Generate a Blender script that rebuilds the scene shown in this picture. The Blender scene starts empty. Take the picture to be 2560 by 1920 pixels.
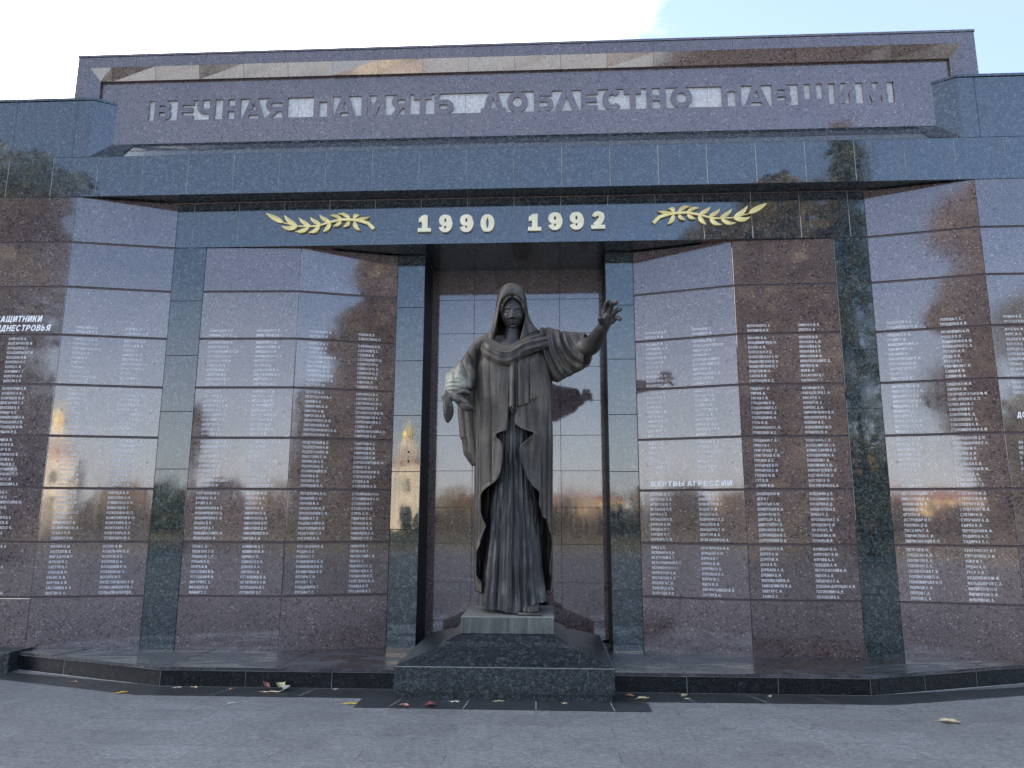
# A granite war memorial with a bronze mourning-mother statue, rebuilt as real geometry.
import bpy, bmesh, math, random
import numpy as np
from mathutils import Vector, Matrix, noise as mnoise

SC = bpy.context.scene
COL = SC.collection
R = math.radians
random.seed(7)
rng = np.random.default_rng(7)

# ------------------------------------------------------------------ camera
cd = bpy.data.cameras.new('camera')
cd.sensor_fit = 'HORIZONTAL'
cd.sensor_width = 36.0
cd.lens = 36.0 * 1846.2 / 2560.0
cd.clip_start = 0.1
cd.clip_end = 3000
cam = bpy.data.objects.new('camera', cd)
COL.objects.link(cam)
def cam_basis(yaw, pitch, roll):
    cy, sy, cp, sp = math.cos(yaw), math.sin(yaw), math.cos(pitch), math.sin(pitch)
    f = Vector((sy*cp, cy*cp, sp)); r = Vector((cy, -sy, 0)); u = r.cross(f)
    r2 = math.cos(roll)*r + math.sin(roll)*u
    u2 = -math.sin(roll)*r + math.cos(roll)*u
    return r2, u2, f
r_, u_, f_ = cam_basis(R(-2.9147), R(10.4425), R(0.1594))
cam.matrix_world = Matrix(((r_.x, u_.x, -f_.x, 0.4272), (r_.y, u_.y, -f_.y, -8.545), (r_.z, u_.z, -f_.z, 1.6), (0, 0, 0, 1)))
SC.camera = cam

# ------------------------------------------------------------------ sky, sun, exposure
SUN_AZ, SUN_EL = -30.0, 13.0          # degrees from +Y towards +X, and above the horizon
SKY_STRENGTH = 0.065
SUN_STRENGTH = 4.0
EXPOSURE = 2.6
SC.view_settings.view_transform = 'Standard'
SC.view_settings.look = 'None'
SC.view_settings.gamma = 1.0
SC.view_settings.exposure = EXPOSURE
SC.view_settings.use_curve_mapping = False

world = bpy.data.worlds.new('World')
SC.world = world
world.use_nodes = True
wt = world.node_tree
wt.nodes.clear()
def wn(t, **k):
    n = wt.nodes.new(t)
    for a, b in k.items(): setattr(n, a, b)
    return n
sky = wn('ShaderNodeTexSky', sky_type='NISHITA', sun_disc=False)
sky.sun_elevation = R(SUN_EL); sky.sun_rotation = R(SUN_AZ)
sky.altitude = 100; sky.air_density = 1.0; sky.dust_density = 0.6; sky.ozone_density = 4.5
tc = wn('ShaderNodeTexCoord')
mp = wn('ShaderNodeMapping'); mp.inputs['Scale'].default_value = (1.0, 1.0, 2.2)
nz = wn('ShaderNodeTexNoise'); nz.inputs['Scale'].default_value = 1.7; nz.inputs['Detail'].default_value = 7; nz.inputs['Roughness'].default_value = 0.58
sep = wn('ShaderNodeSeparateXYZ')
# cloud bank that lies towards the sun (west half of the sky behind the wall), thinning to the east
cov = wn('ShaderNodeVectorMath', operation='DOT_PRODUCT'); cov.inputs[1].default_value = (-0.80, 0.56, 0.10)
m1 = wn('ShaderNodeMath', operation='MULTIPLY_ADD'); m1.inputs[1].default_value = 1.6; m1.inputs[2].default_value = -0.78
m2 = wn('ShaderNodeMath', operation='ADD')
ov = wn('ShaderNodeMapRange'); ov.interpolation_type = 'SMOOTHSTEP'; ov.inputs[1].default_value = 0.52; ov.inputs[2].default_value = 0.85; ov.inputs[3].default_value = 0.0; ov.inputs[4].default_value = 0.55  # unseen overhead cloud band, added to raise the ambient light
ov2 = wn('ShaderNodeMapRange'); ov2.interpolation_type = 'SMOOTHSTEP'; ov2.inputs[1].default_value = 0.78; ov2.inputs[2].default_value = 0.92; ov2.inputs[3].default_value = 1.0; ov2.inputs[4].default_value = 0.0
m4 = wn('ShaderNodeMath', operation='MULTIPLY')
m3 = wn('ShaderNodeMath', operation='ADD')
rp = wn('ShaderNodeValToRGB'); rp.color_ramp.elements[0].position = 0.38; rp.color_ramp.elements[1].position = 0.92
hz = wn('ShaderNodeMapRange'); hz.inputs[1].default_value = 0.0; hz.inputs[2].default_value = 0.30; hz.inputs[3].default_value = 0.70; hz.inputs[4].default_value = 0.10
mx = wn('ShaderNodeMix', data_type='RGBA')
mh = wn('ShaderNodeMix', data_type='RGBA')
bg = wn('ShaderNodeBackground'); bg.inputs['Strength'].default_value = SKY_STRENGTH
out = wn('ShaderNodeOutputWorld')
L = wt.links.new
L(tc.outputs['Generated'], mp.inputs['Vector']); L(mp.outputs['Vector'], nz.inputs['Vector'])
L(tc.outputs['Generated'], cov.inputs[0]); L(tc.outputs['Generated'], sep.inputs[0])
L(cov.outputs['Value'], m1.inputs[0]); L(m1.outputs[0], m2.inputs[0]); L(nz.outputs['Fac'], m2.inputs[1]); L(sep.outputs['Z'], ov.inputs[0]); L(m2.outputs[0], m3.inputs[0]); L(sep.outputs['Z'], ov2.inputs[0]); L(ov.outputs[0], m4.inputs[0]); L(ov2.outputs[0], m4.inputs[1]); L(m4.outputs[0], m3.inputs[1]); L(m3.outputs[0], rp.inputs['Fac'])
L(sky.outputs['Color'], mh.inputs[6]); mh.inputs[7].default_value = (10.2, 10.5, 10.8, 1); L(sep.outputs['Z'], hz.inputs[0]); L(hz.outputs[0], mh.inputs[0])
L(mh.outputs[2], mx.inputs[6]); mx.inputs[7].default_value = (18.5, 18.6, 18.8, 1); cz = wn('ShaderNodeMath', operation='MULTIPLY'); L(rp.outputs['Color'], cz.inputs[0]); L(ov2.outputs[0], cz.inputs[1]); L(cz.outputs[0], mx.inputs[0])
wb = wn('ShaderNodeMix', data_type='RGBA', blend_type='MULTIPLY'); wb.inputs[0].default_value = 1.0; wb.inputs[7].default_value = (1.04, 1.0, 1.0, 1)
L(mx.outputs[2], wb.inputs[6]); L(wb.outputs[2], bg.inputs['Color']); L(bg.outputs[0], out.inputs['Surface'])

sd = bpy.data.lights.new('sun', 'SUN'); sd.energy = SUN_STRENGTH; sd.angle = R(0.53); sd.color = (1.0, 0.80, 0.55)
sun = bpy.data.objects.new('sun', sd); COL.objects.link(sun)
sdir = Vector((math.sin(R(SUN_AZ))*math.cos(R(SUN_EL)), math.cos(R(SUN_AZ))*math.cos(R(SUN_EL)), math.sin(R(SUN_EL))))
sun.rotation_euler = sdir.to_track_quat('Z', 'Y').to_euler()
sun.location = sdir*60

# ------------------------------------------------------------------ helpers
def tag(o, label=None, cat=None, group=None, kind=None):
    if label: o['label'] = label
    if cat: o['category'] = cat
    if group: o['group'] = group
    if kind: o['kind'] = kind
    return o
def empty(name, loc=(0, 0, 0), label=None, cat=None, group=None, parent=None):
    o = bpy.data.objects.new(name, None); COL.objects.link(o); o.location = loc
    o.empty_display_size = 0.3
    if parent: o.parent = parent
    return tag(o, label, cat, group)
class MB:
    """collects faces, then links them as ONE mesh object"""
    def __init__(s): s.v = []; s.f = []; s.m = []; s.sm = []
    def add(s, vs, fs, m=0, smooth=False):
        b = len(s.v); s.v += [tuple(p) for p in vs]
        for f in fs: s.f.append(tuple(i+b for i in f)); s.m.append(m); s.sm.append(smooth)
    def quad(s, a, b, c, d, m=0): s.add([a, b, c, d], [(0, 1, 2, 3)], m)
    def box(s, x0, x1, y0, y1, z0, z1, m=0, ch=0.0):
        if ch > 0: return s.obox((x0, y0), (x1, y0), y1-y0, z0, z1, m, ch)
        s.add([(x0,y0,z0),(x1,y0,z0),(x1,y1,z0),(x0,y1,z0),(x0,y0,z1),(x1,y0,z1),(x1,y1,z1),(x0,y1,z1)],
              [(0,1,5,4),(1,2,6,5),(2,3,7,6),(3,0,4,7),(4,5,6,7),(3,2,1,0)], m)
    def obox(s, A, B, th, z0, z1, m=0, ch=0.003, tilt=(0, 0)):
        """upright block whose front face runs A->B in plan (front = right-hand side of A->B is -Y when A is left), chamfered front edges"""
        A = Vector((A[0], A[1], 0)); B = Vector((B[0], B[1], 0)); t = (B-A); l = t.length; t /= l
        n = Vector((t.y, -t.x, 0))            # outward (towards the viewer for A left of B)
        def P(a, d, z):
            dd = d + tilt[0]*(a-l/2) + tilt[1]*(z-(z0+z1)/2)
            p = A + t*a + n*dd; return (p.x, p.y, z)
        c = ch
        vs = [P(c,0,z0+c),P(l-c,0,z0+c),P(l-c,0,z1-c),P(c,0,z1-c),
              P(0,-c,z0),P(l,-c,z0),P(l,-c,z1),P(0,-c,z1),
              P(0,-th,z0),P(l,-th,z0),P(l,-th,z1),P(0,-th,z1)]
        fs = [(0,1,2,3),(4,5,1,0),(5,6,2,1),(6,7,3,2),(7,4,0,3),(8,9,5,4),(9,10,6,5),(10,11,7,6),(11,8,4,7),(11,10,9,8)]
        s.add(vs, fs, m)
    def prism(s, poly, z0, z1, m=0, mtop=None):
        """poly: plan points counter-clockwise seen from above"""
        n = len(poly)
        s.add([(p[0],p[1],z0) for p in poly]+[(p[0],p[1],z1) for p in poly], [(i,(i+1)%n,(i+1)%n+n,i+n) for i in range(n)], m)
        s.add([(p[0],p[1],z1) for p in poly], [tuple(range(n))], m if mtop is None else mtop)
        s.add([(p[0],p[1],z0) for p in poly], [tuple(reversed(range(n)))], m)
    def plate(s, poly, y0, y1, m=0, bev=0.0):
        """upright plate: outline in (x,z) counter-clockwise seen from the front (-Y side); front at y0, back at y1"""
        n = len(poly)
        s.add([(p[0],y0,p[1]) for p in poly]+[(p[0],y1,p[1]) for p in poly], [(i+n,(i+1)%n+n,(i+1)%n,i) for i in range(n)], m)
        s.add([(p[0],y0,p[1]) for p in poly], [tuple(range(n))], m)
        s.add([(p[0],y1,p[1]) for p in poly], [tuple(reversed(range(n)))], m)
    def tube(s, pts, rad, seg=10, m=0, smooth=True, cap=True):
        pts = [Vector(p) for p in pts]; n = len(pts)
        rad = [float(x) for x in rad] if hasattr(rad, '__len__') else [rad]*n
        ref = Vector((0,0,1)); rings = []
        for i, p in enumerate(pts):
            d = (pts[min(i+1,n-1)]-pts[max(i-1,0)]).normalized()
            if abs(d.dot(ref)) > .95: ref = Vector((1,0,0))
            a = d.cross(ref).normalized(); b = d.cross(a).normalized()
            ref = -(b) if False else ref
            rings.append([p+rad[i]*(math.cos(2*math.pi*k/seg)*a+math.sin(2*math.pi*k/seg)*b) for k in range(seg)])
        vs = [q for r in rings for q in r]
        fs = [(i*seg+k, i*seg+(k+1)%seg, (i+1)*seg+(k+1)%seg, (i+1)*seg+k) for i in range(n-1) for k in range(seg)]
        s.add(vs, fs, m, smooth)
        if cap:
            s.add(rings[0], [tuple(range(seg))], m, smooth); s.add(rings[-1], [tuple(reversed(range(seg)))], m, smooth)
    def grid(s, P, m=0, smooth=True, flip=False, closed=False):
        """P: array (nv, nu, 3)"""
        nv, nu = P.shape[:2]
        fs = []
        for j in range(nv-1):
            for i in range(nu if closed else nu-1):
                a, b, c, d = j*nu+i, j*nu+(i+1)%nu, (j+1)*nu+(i+1)%nu, (j+1)*nu+i
                fs.append((d,c,b,a) if flip else (a,b,c,d))
        s.add([tuple(q) for q in P.reshape(-1,3)], fs, m, smooth)
    def build(s, name, mats, parent=None, recalc=False):
        me = bpy.data.meshes.new(name)
        me.from_pydata(s.v, [], s.f)
        for m in (mats if isinstance(mats, (list, tuple)) else [mats]): me.materials.append(m)
        me.polygons.foreach_set('material_index', s.m)
        me.polygons.foreach_set('use_smooth', s.sm)
        me.update()
        if recalc:
            bm = bmesh.new(); bm.from_mesh(me); bmesh.ops.recalc_face_normals(bm, faces=bm.faces); bm.to_mesh(me); bm.free()
        o = bpy.data.objects.new(name, me); COL.objects.link(o)
        if parent: o.parent = parent
        return o
def apply_mods(o):
    """bake the object's modifiers into its mesh"""
    dg = bpy.context.evaluated_depsgraph_get(); dg.update()
    me = bpy.data.meshes.new_from_object(o.evaluated_get(dg)); old = o.data
    o.modifiers.clear(); o.data = me; me.name = o.name
    bpy.data.meshes.remove(old)
    return o

# ------------------------------------------------------------------ procedural materials
def newmat(name):
    m = bpy.data.materials.new(name); m.use_nodes = True
    nt = m.node_tree; nt.nodes.clear()
    o = nt.nodes.new('ShaderNodeOutputMaterial'); p = nt.nodes.new('ShaderNodeBsdfPrincipled')
    nt.links.new(p.outputs[0], o.inputs[0])
    return m, nt, p
class NT:
    def __init__(s, nt):
        s.nt = nt; s.tc = nt.nodes.new('ShaderNodeTexCoord'); s.co = s.tc.outputs['Object']
    def n(s, t, **k):
        x = s.nt.nodes.new(t)
        for a, b in k.items(): setattr(x, a, b)
        return x
    def link(s, a, b): s.nt.links.new(a, b)
    def vec(s, scale=(1,1,1), rot=(0,0,0)):
        m = s.n('ShaderNodeMapping'); m.inputs['Scale'].default_value = scale; m.inputs['Rotation'].default_value = rot
        s.link(s.co, m.inputs[0]); return m.outputs[0]
    def noise(s, scale, detail=2, rough=.5, dist=0, v=None):
        x = s.n('ShaderNodeTexNoise'); x.inputs['Scale'].default_value = scale; x.inputs['Detail'].default_value = detail
        x.inputs['Roughness'].default_value = rough; x.inputs['Distortion'].default_value = dist
        s.link(v or s.co, x.inputs['Vector']); return x.outputs['Fac']
    def voro(s, scale, v=None, feature='F1', rnd=1.0):
        x = s.n('ShaderNodeTexVoronoi', feature=feature); x.inputs['Scale'].default_value = scale; x.inputs['Randomness'].default_value = rnd
        s.link(v or s.co, x.inputs['Vector']); return x
    def ramp(s, fac, stops, interp='LINEAR'):
        x = s.n('ShaderNodeValToRGB'); e = x.color_ramp.elements; x.color_ramp.interpolation = interp
        while len(e) < len(stops): e.new(.5)
        for el, (p, c) in zip(e, stops):
            el.position = p; el.color = (*(c if hasattr(c, '__len__') else (c, c, c)), 1)
        s.link(fac, x.inputs[0]); return x.outputs[0]
    def mix(s, fac, a, b, mode='MIX'):
        x = s.n('ShaderNodeMix', data_type='RGBA', blend_type=mode)
        for k, val in ((0, fac), (6, a), (7, b)):
            sock = x.inputs[k]
            if hasattr(val, 'is_linked'): s.link(val, sock)
            elif hasattr(val, '__len__'): sock.default_value = (*val, 1)
            else: sock.default_value = val if k == 0 else (val, val, val, 1)
        return x.outputs[2]
    def math(s, op, a, b=0.0, c=0.0):
        x = s.n('ShaderNodeMath', operation=op)
        for sock, val in zip(x.inputs, (a, b, c)):
            if hasattr(val, 'is_linked'): s.link(val, sock)
            else: sock.default_value = val
        return x.outputs[0]
    def bump(s, h, strength, dist, p):
        b = s.n('ShaderNodeBump'); b.inputs['Strength'].default_value = strength; b.inputs['Distance'].default_value = dist
        s.link(h, b.inputs['Height']); s.link(b.outputs[0], p.inputs['Normal'])
def sepc(N, col):
    x = N.n('ShaderNodeSeparateColor'); N.link(col, x.inputs[0]); return x.outputs

def granite_plum(name, rough=0.045, ior=2.0, light=1.08, streak=True):
    m, nt, p = newmat(name); N = NT(nt)
    v = N.voro(150); c = sepc(N, v.outputs['Color'])
    base = N.ramp(c[0], [(0.0, (.030*light,.018*light,.022*light)), (.30, (.076*light,.050*light,.051*light)), (.62, (.136*light,.107*light,.107*light)), (.86, (.205*light,.168*light,.165*light)), (1.0, (.30*light,.25*light,.25*light))])
    base = N.mix(.32, base, (.108*light,.082*light,.083*light))
    v2 = N.voro(48, N.vec((1,1,1.25), (.3,.5,.2))); c2 = sepc(N, v2.outputs['Color'])
    fleck = N.math('MULTIPLY', N.math('GREATER_THAN', c2[0], .945), N.math('LESS_THAN', v2.outputs['Distance'], .40))
    base = N.mix(N.math('MULTIPLY', fleck, .65), base, (.50,.46,.46))
    v3 = N.voro(30, N.vec((1,1,1), (.8,.1,.4))); c3 = sepc(N, v3.outputs['Color'])
    dark = N.math('MULTIPLY', N.math('GREATER_THAN', c3[1], .82), N.math('LESS_THAN', v3.outputs['Distance'], .5))
    base = N.mix(N.math('MULTIPLY', dark, .55), base, (.022,.015,.018))
    cloud = N.noise(1.6, 4, .6)
    base = N.mix(.35, base, N.ramp(cloud, [(.3, .55), (.7, 1.35)]), 'MULTIPLY')
    oi = N.n('ShaderNodeObjectInfo'); base = N.mix(1.0, base, N.ramp(oi.outputs['Random'], [(0, (.82,.80,.80)), (.5, (1.0,.99,.98)), (1, (1.17,1.14,1.10))]), 'MULTIPLY')
    N.link(base, p.inputs['Base Color'])
    st = N.noise(1.0, 5, .65, 0, N.vec((26, 26, 1.4)))
    gr = N.noise(2.3, 5, .62)
    rr = N.ramp(N.math('MULTIPLY', st, gr), [(.20, rough), (.42, rough+.075 if streak else rough+.05)])
    N.link(rr, p.inputs['Roughness'])
    p.inputs['IOR'].default_value = ior
    wv = N.noise(3.0, 2, .5)
    N.bump(wv, .035, .02, p)
    return m
def granite_blue(name, rough=0.03, ior=2.0, tint=(1, 1, 1), lum=1.0, flecks=1.0, sc=1.0):
    m, nt, p = newmat(name); N = NT(nt)
    n1 = N.noise(34*sc, 5, .62, 1.6)
    t = lambda r, g, b: (r*tint[0]*lum, g*tint[1]*lum, b*tint[2]*lum)
    base = N.ramp(n1, [(.30, t(.006,.008,.011)), (.47, t(.016,.021,.027)), (.55, t(.042,.052,.062)), (.66, t(.12,.145,.16))])
    wnz = N.n('ShaderNodeTexNoise'); wnz.inputs['Scale'].default_value = 30; wnz.inputs['Detail'].default_value = 3; N.link(N.co, wnz.inputs['Vector'])
    wv_ = N.n('ShaderNodeVectorMath', operation='MULTIPLY_ADD'); wv_.inputs[1].default_value = (.06, .06, .06); N.link(wnz.outputs['Color'], wv_.inputs[0]); N.link(N.co, wv_.inputs[2])
    v = N.voro(26*sc, wv_.outputs[0]); c = sepc(N, v.outputs['Color'])
    cell = N.math('MULTIPLY', N.math('GREATER_THAN', c[0], .80), N.math('LESS_THAN', v.outputs['Distance'], .42))
    base = N.mix(N.math('MULTIPLY', cell, .5*flecks), base, t(.11,.13,.145))
    vb = N.voro(11*sc, wv_.outputs[0]); cb = sepc(N, vb.outputs['Color'])
    big = N.math('MULTIPLY', N.math('GREATER_THAN', cb[1], .86), N.math('LESS_THAN', vb.outputs['Distance'], .30))
    base = N.mix(N.math('MULTIPLY', big, .38*flecks), base, t(.15,.165,.17))
    n2 = N.noise(120, 2, .5, .8)
    base = N.mix(N.math('MULTIPLY', N.ramp(n2, [(.66, 0.0), (.74, 1.0)]), .55*flecks), base, t(.30,.36,.40))
    N.link(base, p.inputs['Base Color'])
    st = N.noise(1.0, 5, .65, 0, N.vec((30, 30, 1.2)))
    gr = N.noise(1.9, 5, .62)
    N.link(N.ramp(N.math('MULTIPLY', st, gr), [(.20, rough), (.42, rough+.09)]), p.inputs['Roughness'])
    p.inputs['IOR'].default_value = ior
    N.bump(N.noise(3.5, 2, .5), .03, .02, p)
    return m
def plain(name, col, rough=.6, var=.25, scale=12, bump=0.0, metal=0.0, ior=1.45):
    m, nt, p = newmat(name); N = NT(nt)
    n = N.noise(scale, 5, .6)
    N.link(N.mix(1.0, col, N.ramp(n, [(.25, 1-var), (.75, 1+var)]), 'MULTIPLY'), p.inputs['Base Color'])
    p.inputs['Roughness'].default_value = rough; p.inputs['Metallic'].default_value = metal; p.inputs['IOR'].default_value = ior
    if bump: N.bump(N.noise(scale*3, 4, .6), bump, .01, p)
    return m
M = {}
M['plum'] = granite_plum('plum_granite')
M['plum_rough'] = granite_plum('plum_granite_worn', rough=.16, ior=1.6)
M['blue'] = granite_blue('blue_granite')
M['black'] = granite_blue('black_granite', rough=.03, ior=1.85, tint=(.95,1.05,.98), lum=1.0, flecks=1.2)
M['base_granite'] = granite_blue('pedestal_granite', rough=.32, ior=1.42, tint=(1.05,1.02,.96), lum=.9, flecks=.9, sc=1.15)
M['base_polished'] = granite_blue('pedestal_polished_granite', rough=.34, ior=1.42, tint=(1.0,1.0,1.0), lum=.6, flecks=1.2, sc=.9)
M['arris'] = plain('highlight_granite_edge', (.16,.17,.18), .6, .5, 14)  # pale strip colour stands in for the highlight along the chamfer
M['step_granite'] = granite_blue('step_granite', rough=.20, ior=1.6, lum=.75, flecks=.25)
M['riser_granite'] = granite_blue('riser_granite', rough=.34, ior=1.30, lum=.34, flecks=.1)
M['jamb'] = granite_blue('honed_black_granite', rough=.55, ior=1.3, lum=.35, flecks=.2)
M['grout_light'] = plain('pale_grout', (.42,.41,.38), .9, .4, 6)
M['grout_dark'] = plain('dark_grout', (.05,.05,.052), .9, .4, 6)
M['core'] = plain('joint_stone', (.10,.075,.078), .6, .3, 20)
M['carved'] = plain('carved_pale_granite', (.60,.60,.60), .85, .35, 30, .5)
M['paint'] = plain('white_letter_paint', (.76,.76,.77), .8, .35, 7)
M['paint_bold'] = plain('white_heading_paint', (.92,.92,.93), .7, .1, 9)
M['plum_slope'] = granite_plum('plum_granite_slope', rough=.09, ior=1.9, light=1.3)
M['gold'] = plain('gilded_bronze', (1.0,.82,.36), .34, .2, 9, .15, .2)
M['gold_pale'] = plain('pale_gilded_metal', (.98,.88,.62), .45, .14, 9, .1, .1)
M['stud'] = plain('steel_stud', (.10,.095,.10), .4, .3, 50, 0, .6)
M['hole'] = plain('drilled_hole', (.01,.01,.01), .9, .1)
# ------------------------------------------------------------------ the memorial wall
X0, X1, X2, X3, X4, X5, X6, X7 = 1.146, 1.492, 2.638, 3.83, 4.228, 5.39, 6.59, 7.79
YP = {0: .405, 1: .395, 2: .046, 3: .010, 4: .004, 5: -.258, 6: -.268, 7: -.268}
XP = dict(enumerate((X0, X1, X2, X3, X4, X5, X6, X7)))
ZR = [.125, .734, 1.341, 1.951, 2.555, 3.162, 3.766, 4.364, 4.932, 5.520]   # course lines
Z_LINTEL, Z_BEAM, Z_BEAMTOP = 4.932, 5.520, 6.045
wall = empty('war_memorial', (0, 0, 0), 'long polished plum and blue granite memorial wall with engraved white names and gold dates', 'memorial')

GAP = .018
def seg(side, a, b):
    """plan ends (left, right) of the facet between corner a and corner b"""
    p, q = (side*XP[a], YP[a]), (side*XP[b], YP[b])
    return (p, q) if p[0] < q[0] else (q, p)
NAMES = {}
def N_(side, a, row, left, right=''):
    NAMES[(side, a, row)] = (left, right)
# each entry: facet, course, left column | right column
N_(-1,6,5,'','')
N_(-1,6,4,'','БОЙЧУК В. А.;БОЛГАРЧУК Ю. М;БОЛЬШОВ В. Н;БОНДАРЕНКО П. И;БОНДАРЬ Н. И.;БОРЕЙКО О. С;БОРЕЦ С. И.;БОРОВИК Г. Г;БОРСУК А. В.;БОРСУК Е. В')
N_(-1,6,3,'','БОУБАТРЫН С. В.;БОЧЕНКО А. В.;БОЯРИЩЕВ Ю. В.;БРАГАРЧУК Г. А.;БРАТАЕВ А. А.;БРИЧАГ В. Е.;БРИЧЕВСКИЙ Н. А.;БРОДЕЦКИЙ О. В.;БРОНЕВЩУК В. М.;БУЛЬБУК В. Е.')
N_(-1,6,2,'','БУНИН А. Я.;БЫЧКОВ Е. В.;ВАКАР В. В.;ВАКУЛЕНКО В. В.;ВАСЕХОВ В. Н.;ВАСИЛЬЕВ В. С.;ВАСЮТОВИЧ И. П.;ВДОВИЧЕНКО П. П.;ВЕЛИЧКО С. И.;ВЕРХОВЕЦКИЙ А. Х.')
N_(-1,6,1,'','ВЛАДОВ Д. К.;ВЛАСОВ Я. Н.;ВОЗДВИЖЕНСКИЙ В. Ю.;ВОЗНЮК Н. К.;ВОЙТ А. Н.;ВОЛОШЕНКО А. Е.;ВОРОНКОВ В. А.;ВОРОНЧЕНКО О. П.;ГАВРИШ С. Д.;ГАВИЙ М. М.')
N_(-1,6,0,'','ГАДУКЕВИЧ А. А.;ГЕТЮК О. А.;ГЛАЗОВ А. В.;ГЛИЕВ Р. И.;ГАФУЛЛИН Ю. Н.;ГАИШ А. М.;ГАК П. И.;ГАЛЬ С. И.;ГЛОВ Ю. П.;ГОНЧАРЕНКО С. И.')
N_(-1,5,5,'ГОРБАЧЁВ В. Б.;ГОРБАЧЁВ Н. А.','ЗГЕРЯ Ю. П.;ЗЕМЛЯНОЙ Л. Б.')
N_(-1,5,4,'ГОРБЕНКО М. В.;ГОРПЕНЮК Н. Н.;ГОРЧИНСКАС И. П.;ГОТКА В. А.;ГОША В. П.;ГРЕГ И. П.;ГРИШИН Н. Н.;ГРОСУЛ И. Я.;ГУРИЦЕНКО И. М.;ГУСАР А. Д.','ЗИМАНОВ А. Н.;ЗИМЦОВ В. В.;ЗУЕВ О. В.;ИВАНОВ А. П.;ИВАНОВ В. М.;ИВАНЧЕНКО В. И.;ИГНАТЬЕВ А. И.;ИЛЬИН Н. В.;ИОНЫЧЕВ В. А.;ИРШЕНКО А. Я.')
N_(-1,5,3,'ДАБИЖА О. Г.;ДЕВЯТЫХ А. С.;ДЕУЦА С. С.;ДИГОРАН В. А.;ДИДЕНКО К. В.;ДИДОРИН Н. С.;ДИМИТРЕНКО В. И.;ДИМИТРОВ В. А.;ДМИТРИЕНКО В. М.;ДОБРЯНСКИЙ В. С.','КАДУК М. И.;КАЛАШНИК В. В.;КАЛИНИН Н. Б.;КАЛЬНЕВ А. И.;КАМБУР А. М.;КАМИНСКИЙ Д. С.;КАПИТАН В. Ю.;КАПАРИЙ С. Е.;КАПОНИН А. В.;КАПУСТЕНКО А. А.')
N_(-1,5,2,'ДОДУЛ В. Д.;ДОЛГАН А. К.;ДРАНКО С. М.;ДРИГЛОВ С. И.;ДРОБАХА В. И.;ДРОЗДОВ А. Н.;ДРОЗДОВ В. Г.;ДУБЧАК В. В.;ДУДНИК С. В.;ДУКА А. В.','КАПУСТЕНКО В. В.;КАРАМЫШЕВ Р. В.;КАРДАШ Г. М.;КАСАП А. В.;КАТАНИН И. М.;КАРАЧЕНКО О. А.;КАЦОФАН В. Ю.;КАЦЕР Л. А.;КИЛЬДИШЕВ А. А.;КИРИЯК О. В.')
N_(-1,5,1,'ЕГАЙЛО А. В.;ЕМЕНКО В. А.;ЕФИМОВ С. М.;ЕРМЕЕВ А. Г.;ЕРЕМЕНКО С. Г.;ЕРМИН С. Н.;ЕРМЕНКО Г. Н.;ЕСИМЕНКО Ю. А.;ЕСЬКО П. П.;ЕЩЕНКО О. И.','КИРИЦА А. Ф.;КИСЕЛЕВ А. Н.;КЛИМЕНКО О. Н.;КОВАЛЕВ Б. Г.;КОЖОКАРЬ Ю. П.;КОЖУХАРОВ В. Ю.;КОЖУХАРЬ В. Н.;КОЖУХАРЬ Л. Г.;КОЖУХАРЬ В. В.;КОЖУХАРЬ М. А.')
N_(-1,5,0,'ЖАЛБА О. И.;ЖЕЛТОК В. Е.;ЖИГАДЛО В. Р.;ЖУКОВ В. С.;ЗАВТУР В. Г.;ЗАМША В. Н.;ЗАНИС В. В.;ЗАРУБА А. В.;ЗАСЛАВЕЦ А. В.;ЗВЯГИН А. А.','КОЗАК В. М.;КОЗЕЛЬЧУК В. В.;КОЗЛОВ И. В.;КОЗЛОВ П. А.;КОЗОДАЕВ Б. В.;КОЗОНАК Ю. И.;КОЛАРЬ И. В.;КОЛЕСНИЧЕНКО А. В.;КОЛЕСНИЧЕНКО В. С.;КОЛЬЦОВ-БУКРЕЕВ')
N_(-1,3,5,'КОМЕНДАРЬ В. А.;КОНЖАКОВ В. Ю.','МАЙНИНГЕР С. Г.;МАЙСТРЕНКО В. Т.')
N_(-1,3,4,'КОНОВАЛОВ В. Б.;КОНОНЕЦ Ю. А.;КОРАБЕЛЬНИКОВ С.В;КОРНИЕНКО В. Н.;КОРНИЦКИЙ А. Н.;КОРОЛЬ Ю. М.;КОРОТЕНКО Г. Н.;КОРОТУШ И. В.;КОСАЧЕНКО В. А.;КОСИЦЫН П. В.','МАКАЛИЧ А. И.;МАКАРЫЧЕВ А. А.;МАКИДОН П. И.;МАЛАШКЕВИЧ О. Н.;МАЛЕРУ А. А.;МАЛИК И. В.;МАЛЬЧУКОВ В. Ф.;МАНУЙЛЕНКО А. Н.;МАРТЫНЕЦ В. А.;МАРЧЕНКО А. П.')
N_(-1,3,3,'КОССЕ О. А.;КОСТИН И. В.;КОЧЕГАРОВ В. Г.;КРАВЧЕНКО С. А.;КРАЛЕВ А. Е.;КРАСУЦКИЙ С. Н.;КРИСЕВИЧ А. И.;КРОИТОР Ю. Н.;КРОТОВ С. В.;КРУГЛОВ А. С.','МАРЧЕНКО Г. И.;МАТВИЕЦ Н. И.;МЕЛЬЦОВ А. В.;МЕРКУЛОВ Ю. Т.;МИЛЬЦЫН А. В.;МИРОВСКИЙ В. И.;МИРОНЮК В. А.;МИТИТЕЛ А. А.;МИХАЛАКИ С. И.;МИЦУЛ В. В.')
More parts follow.
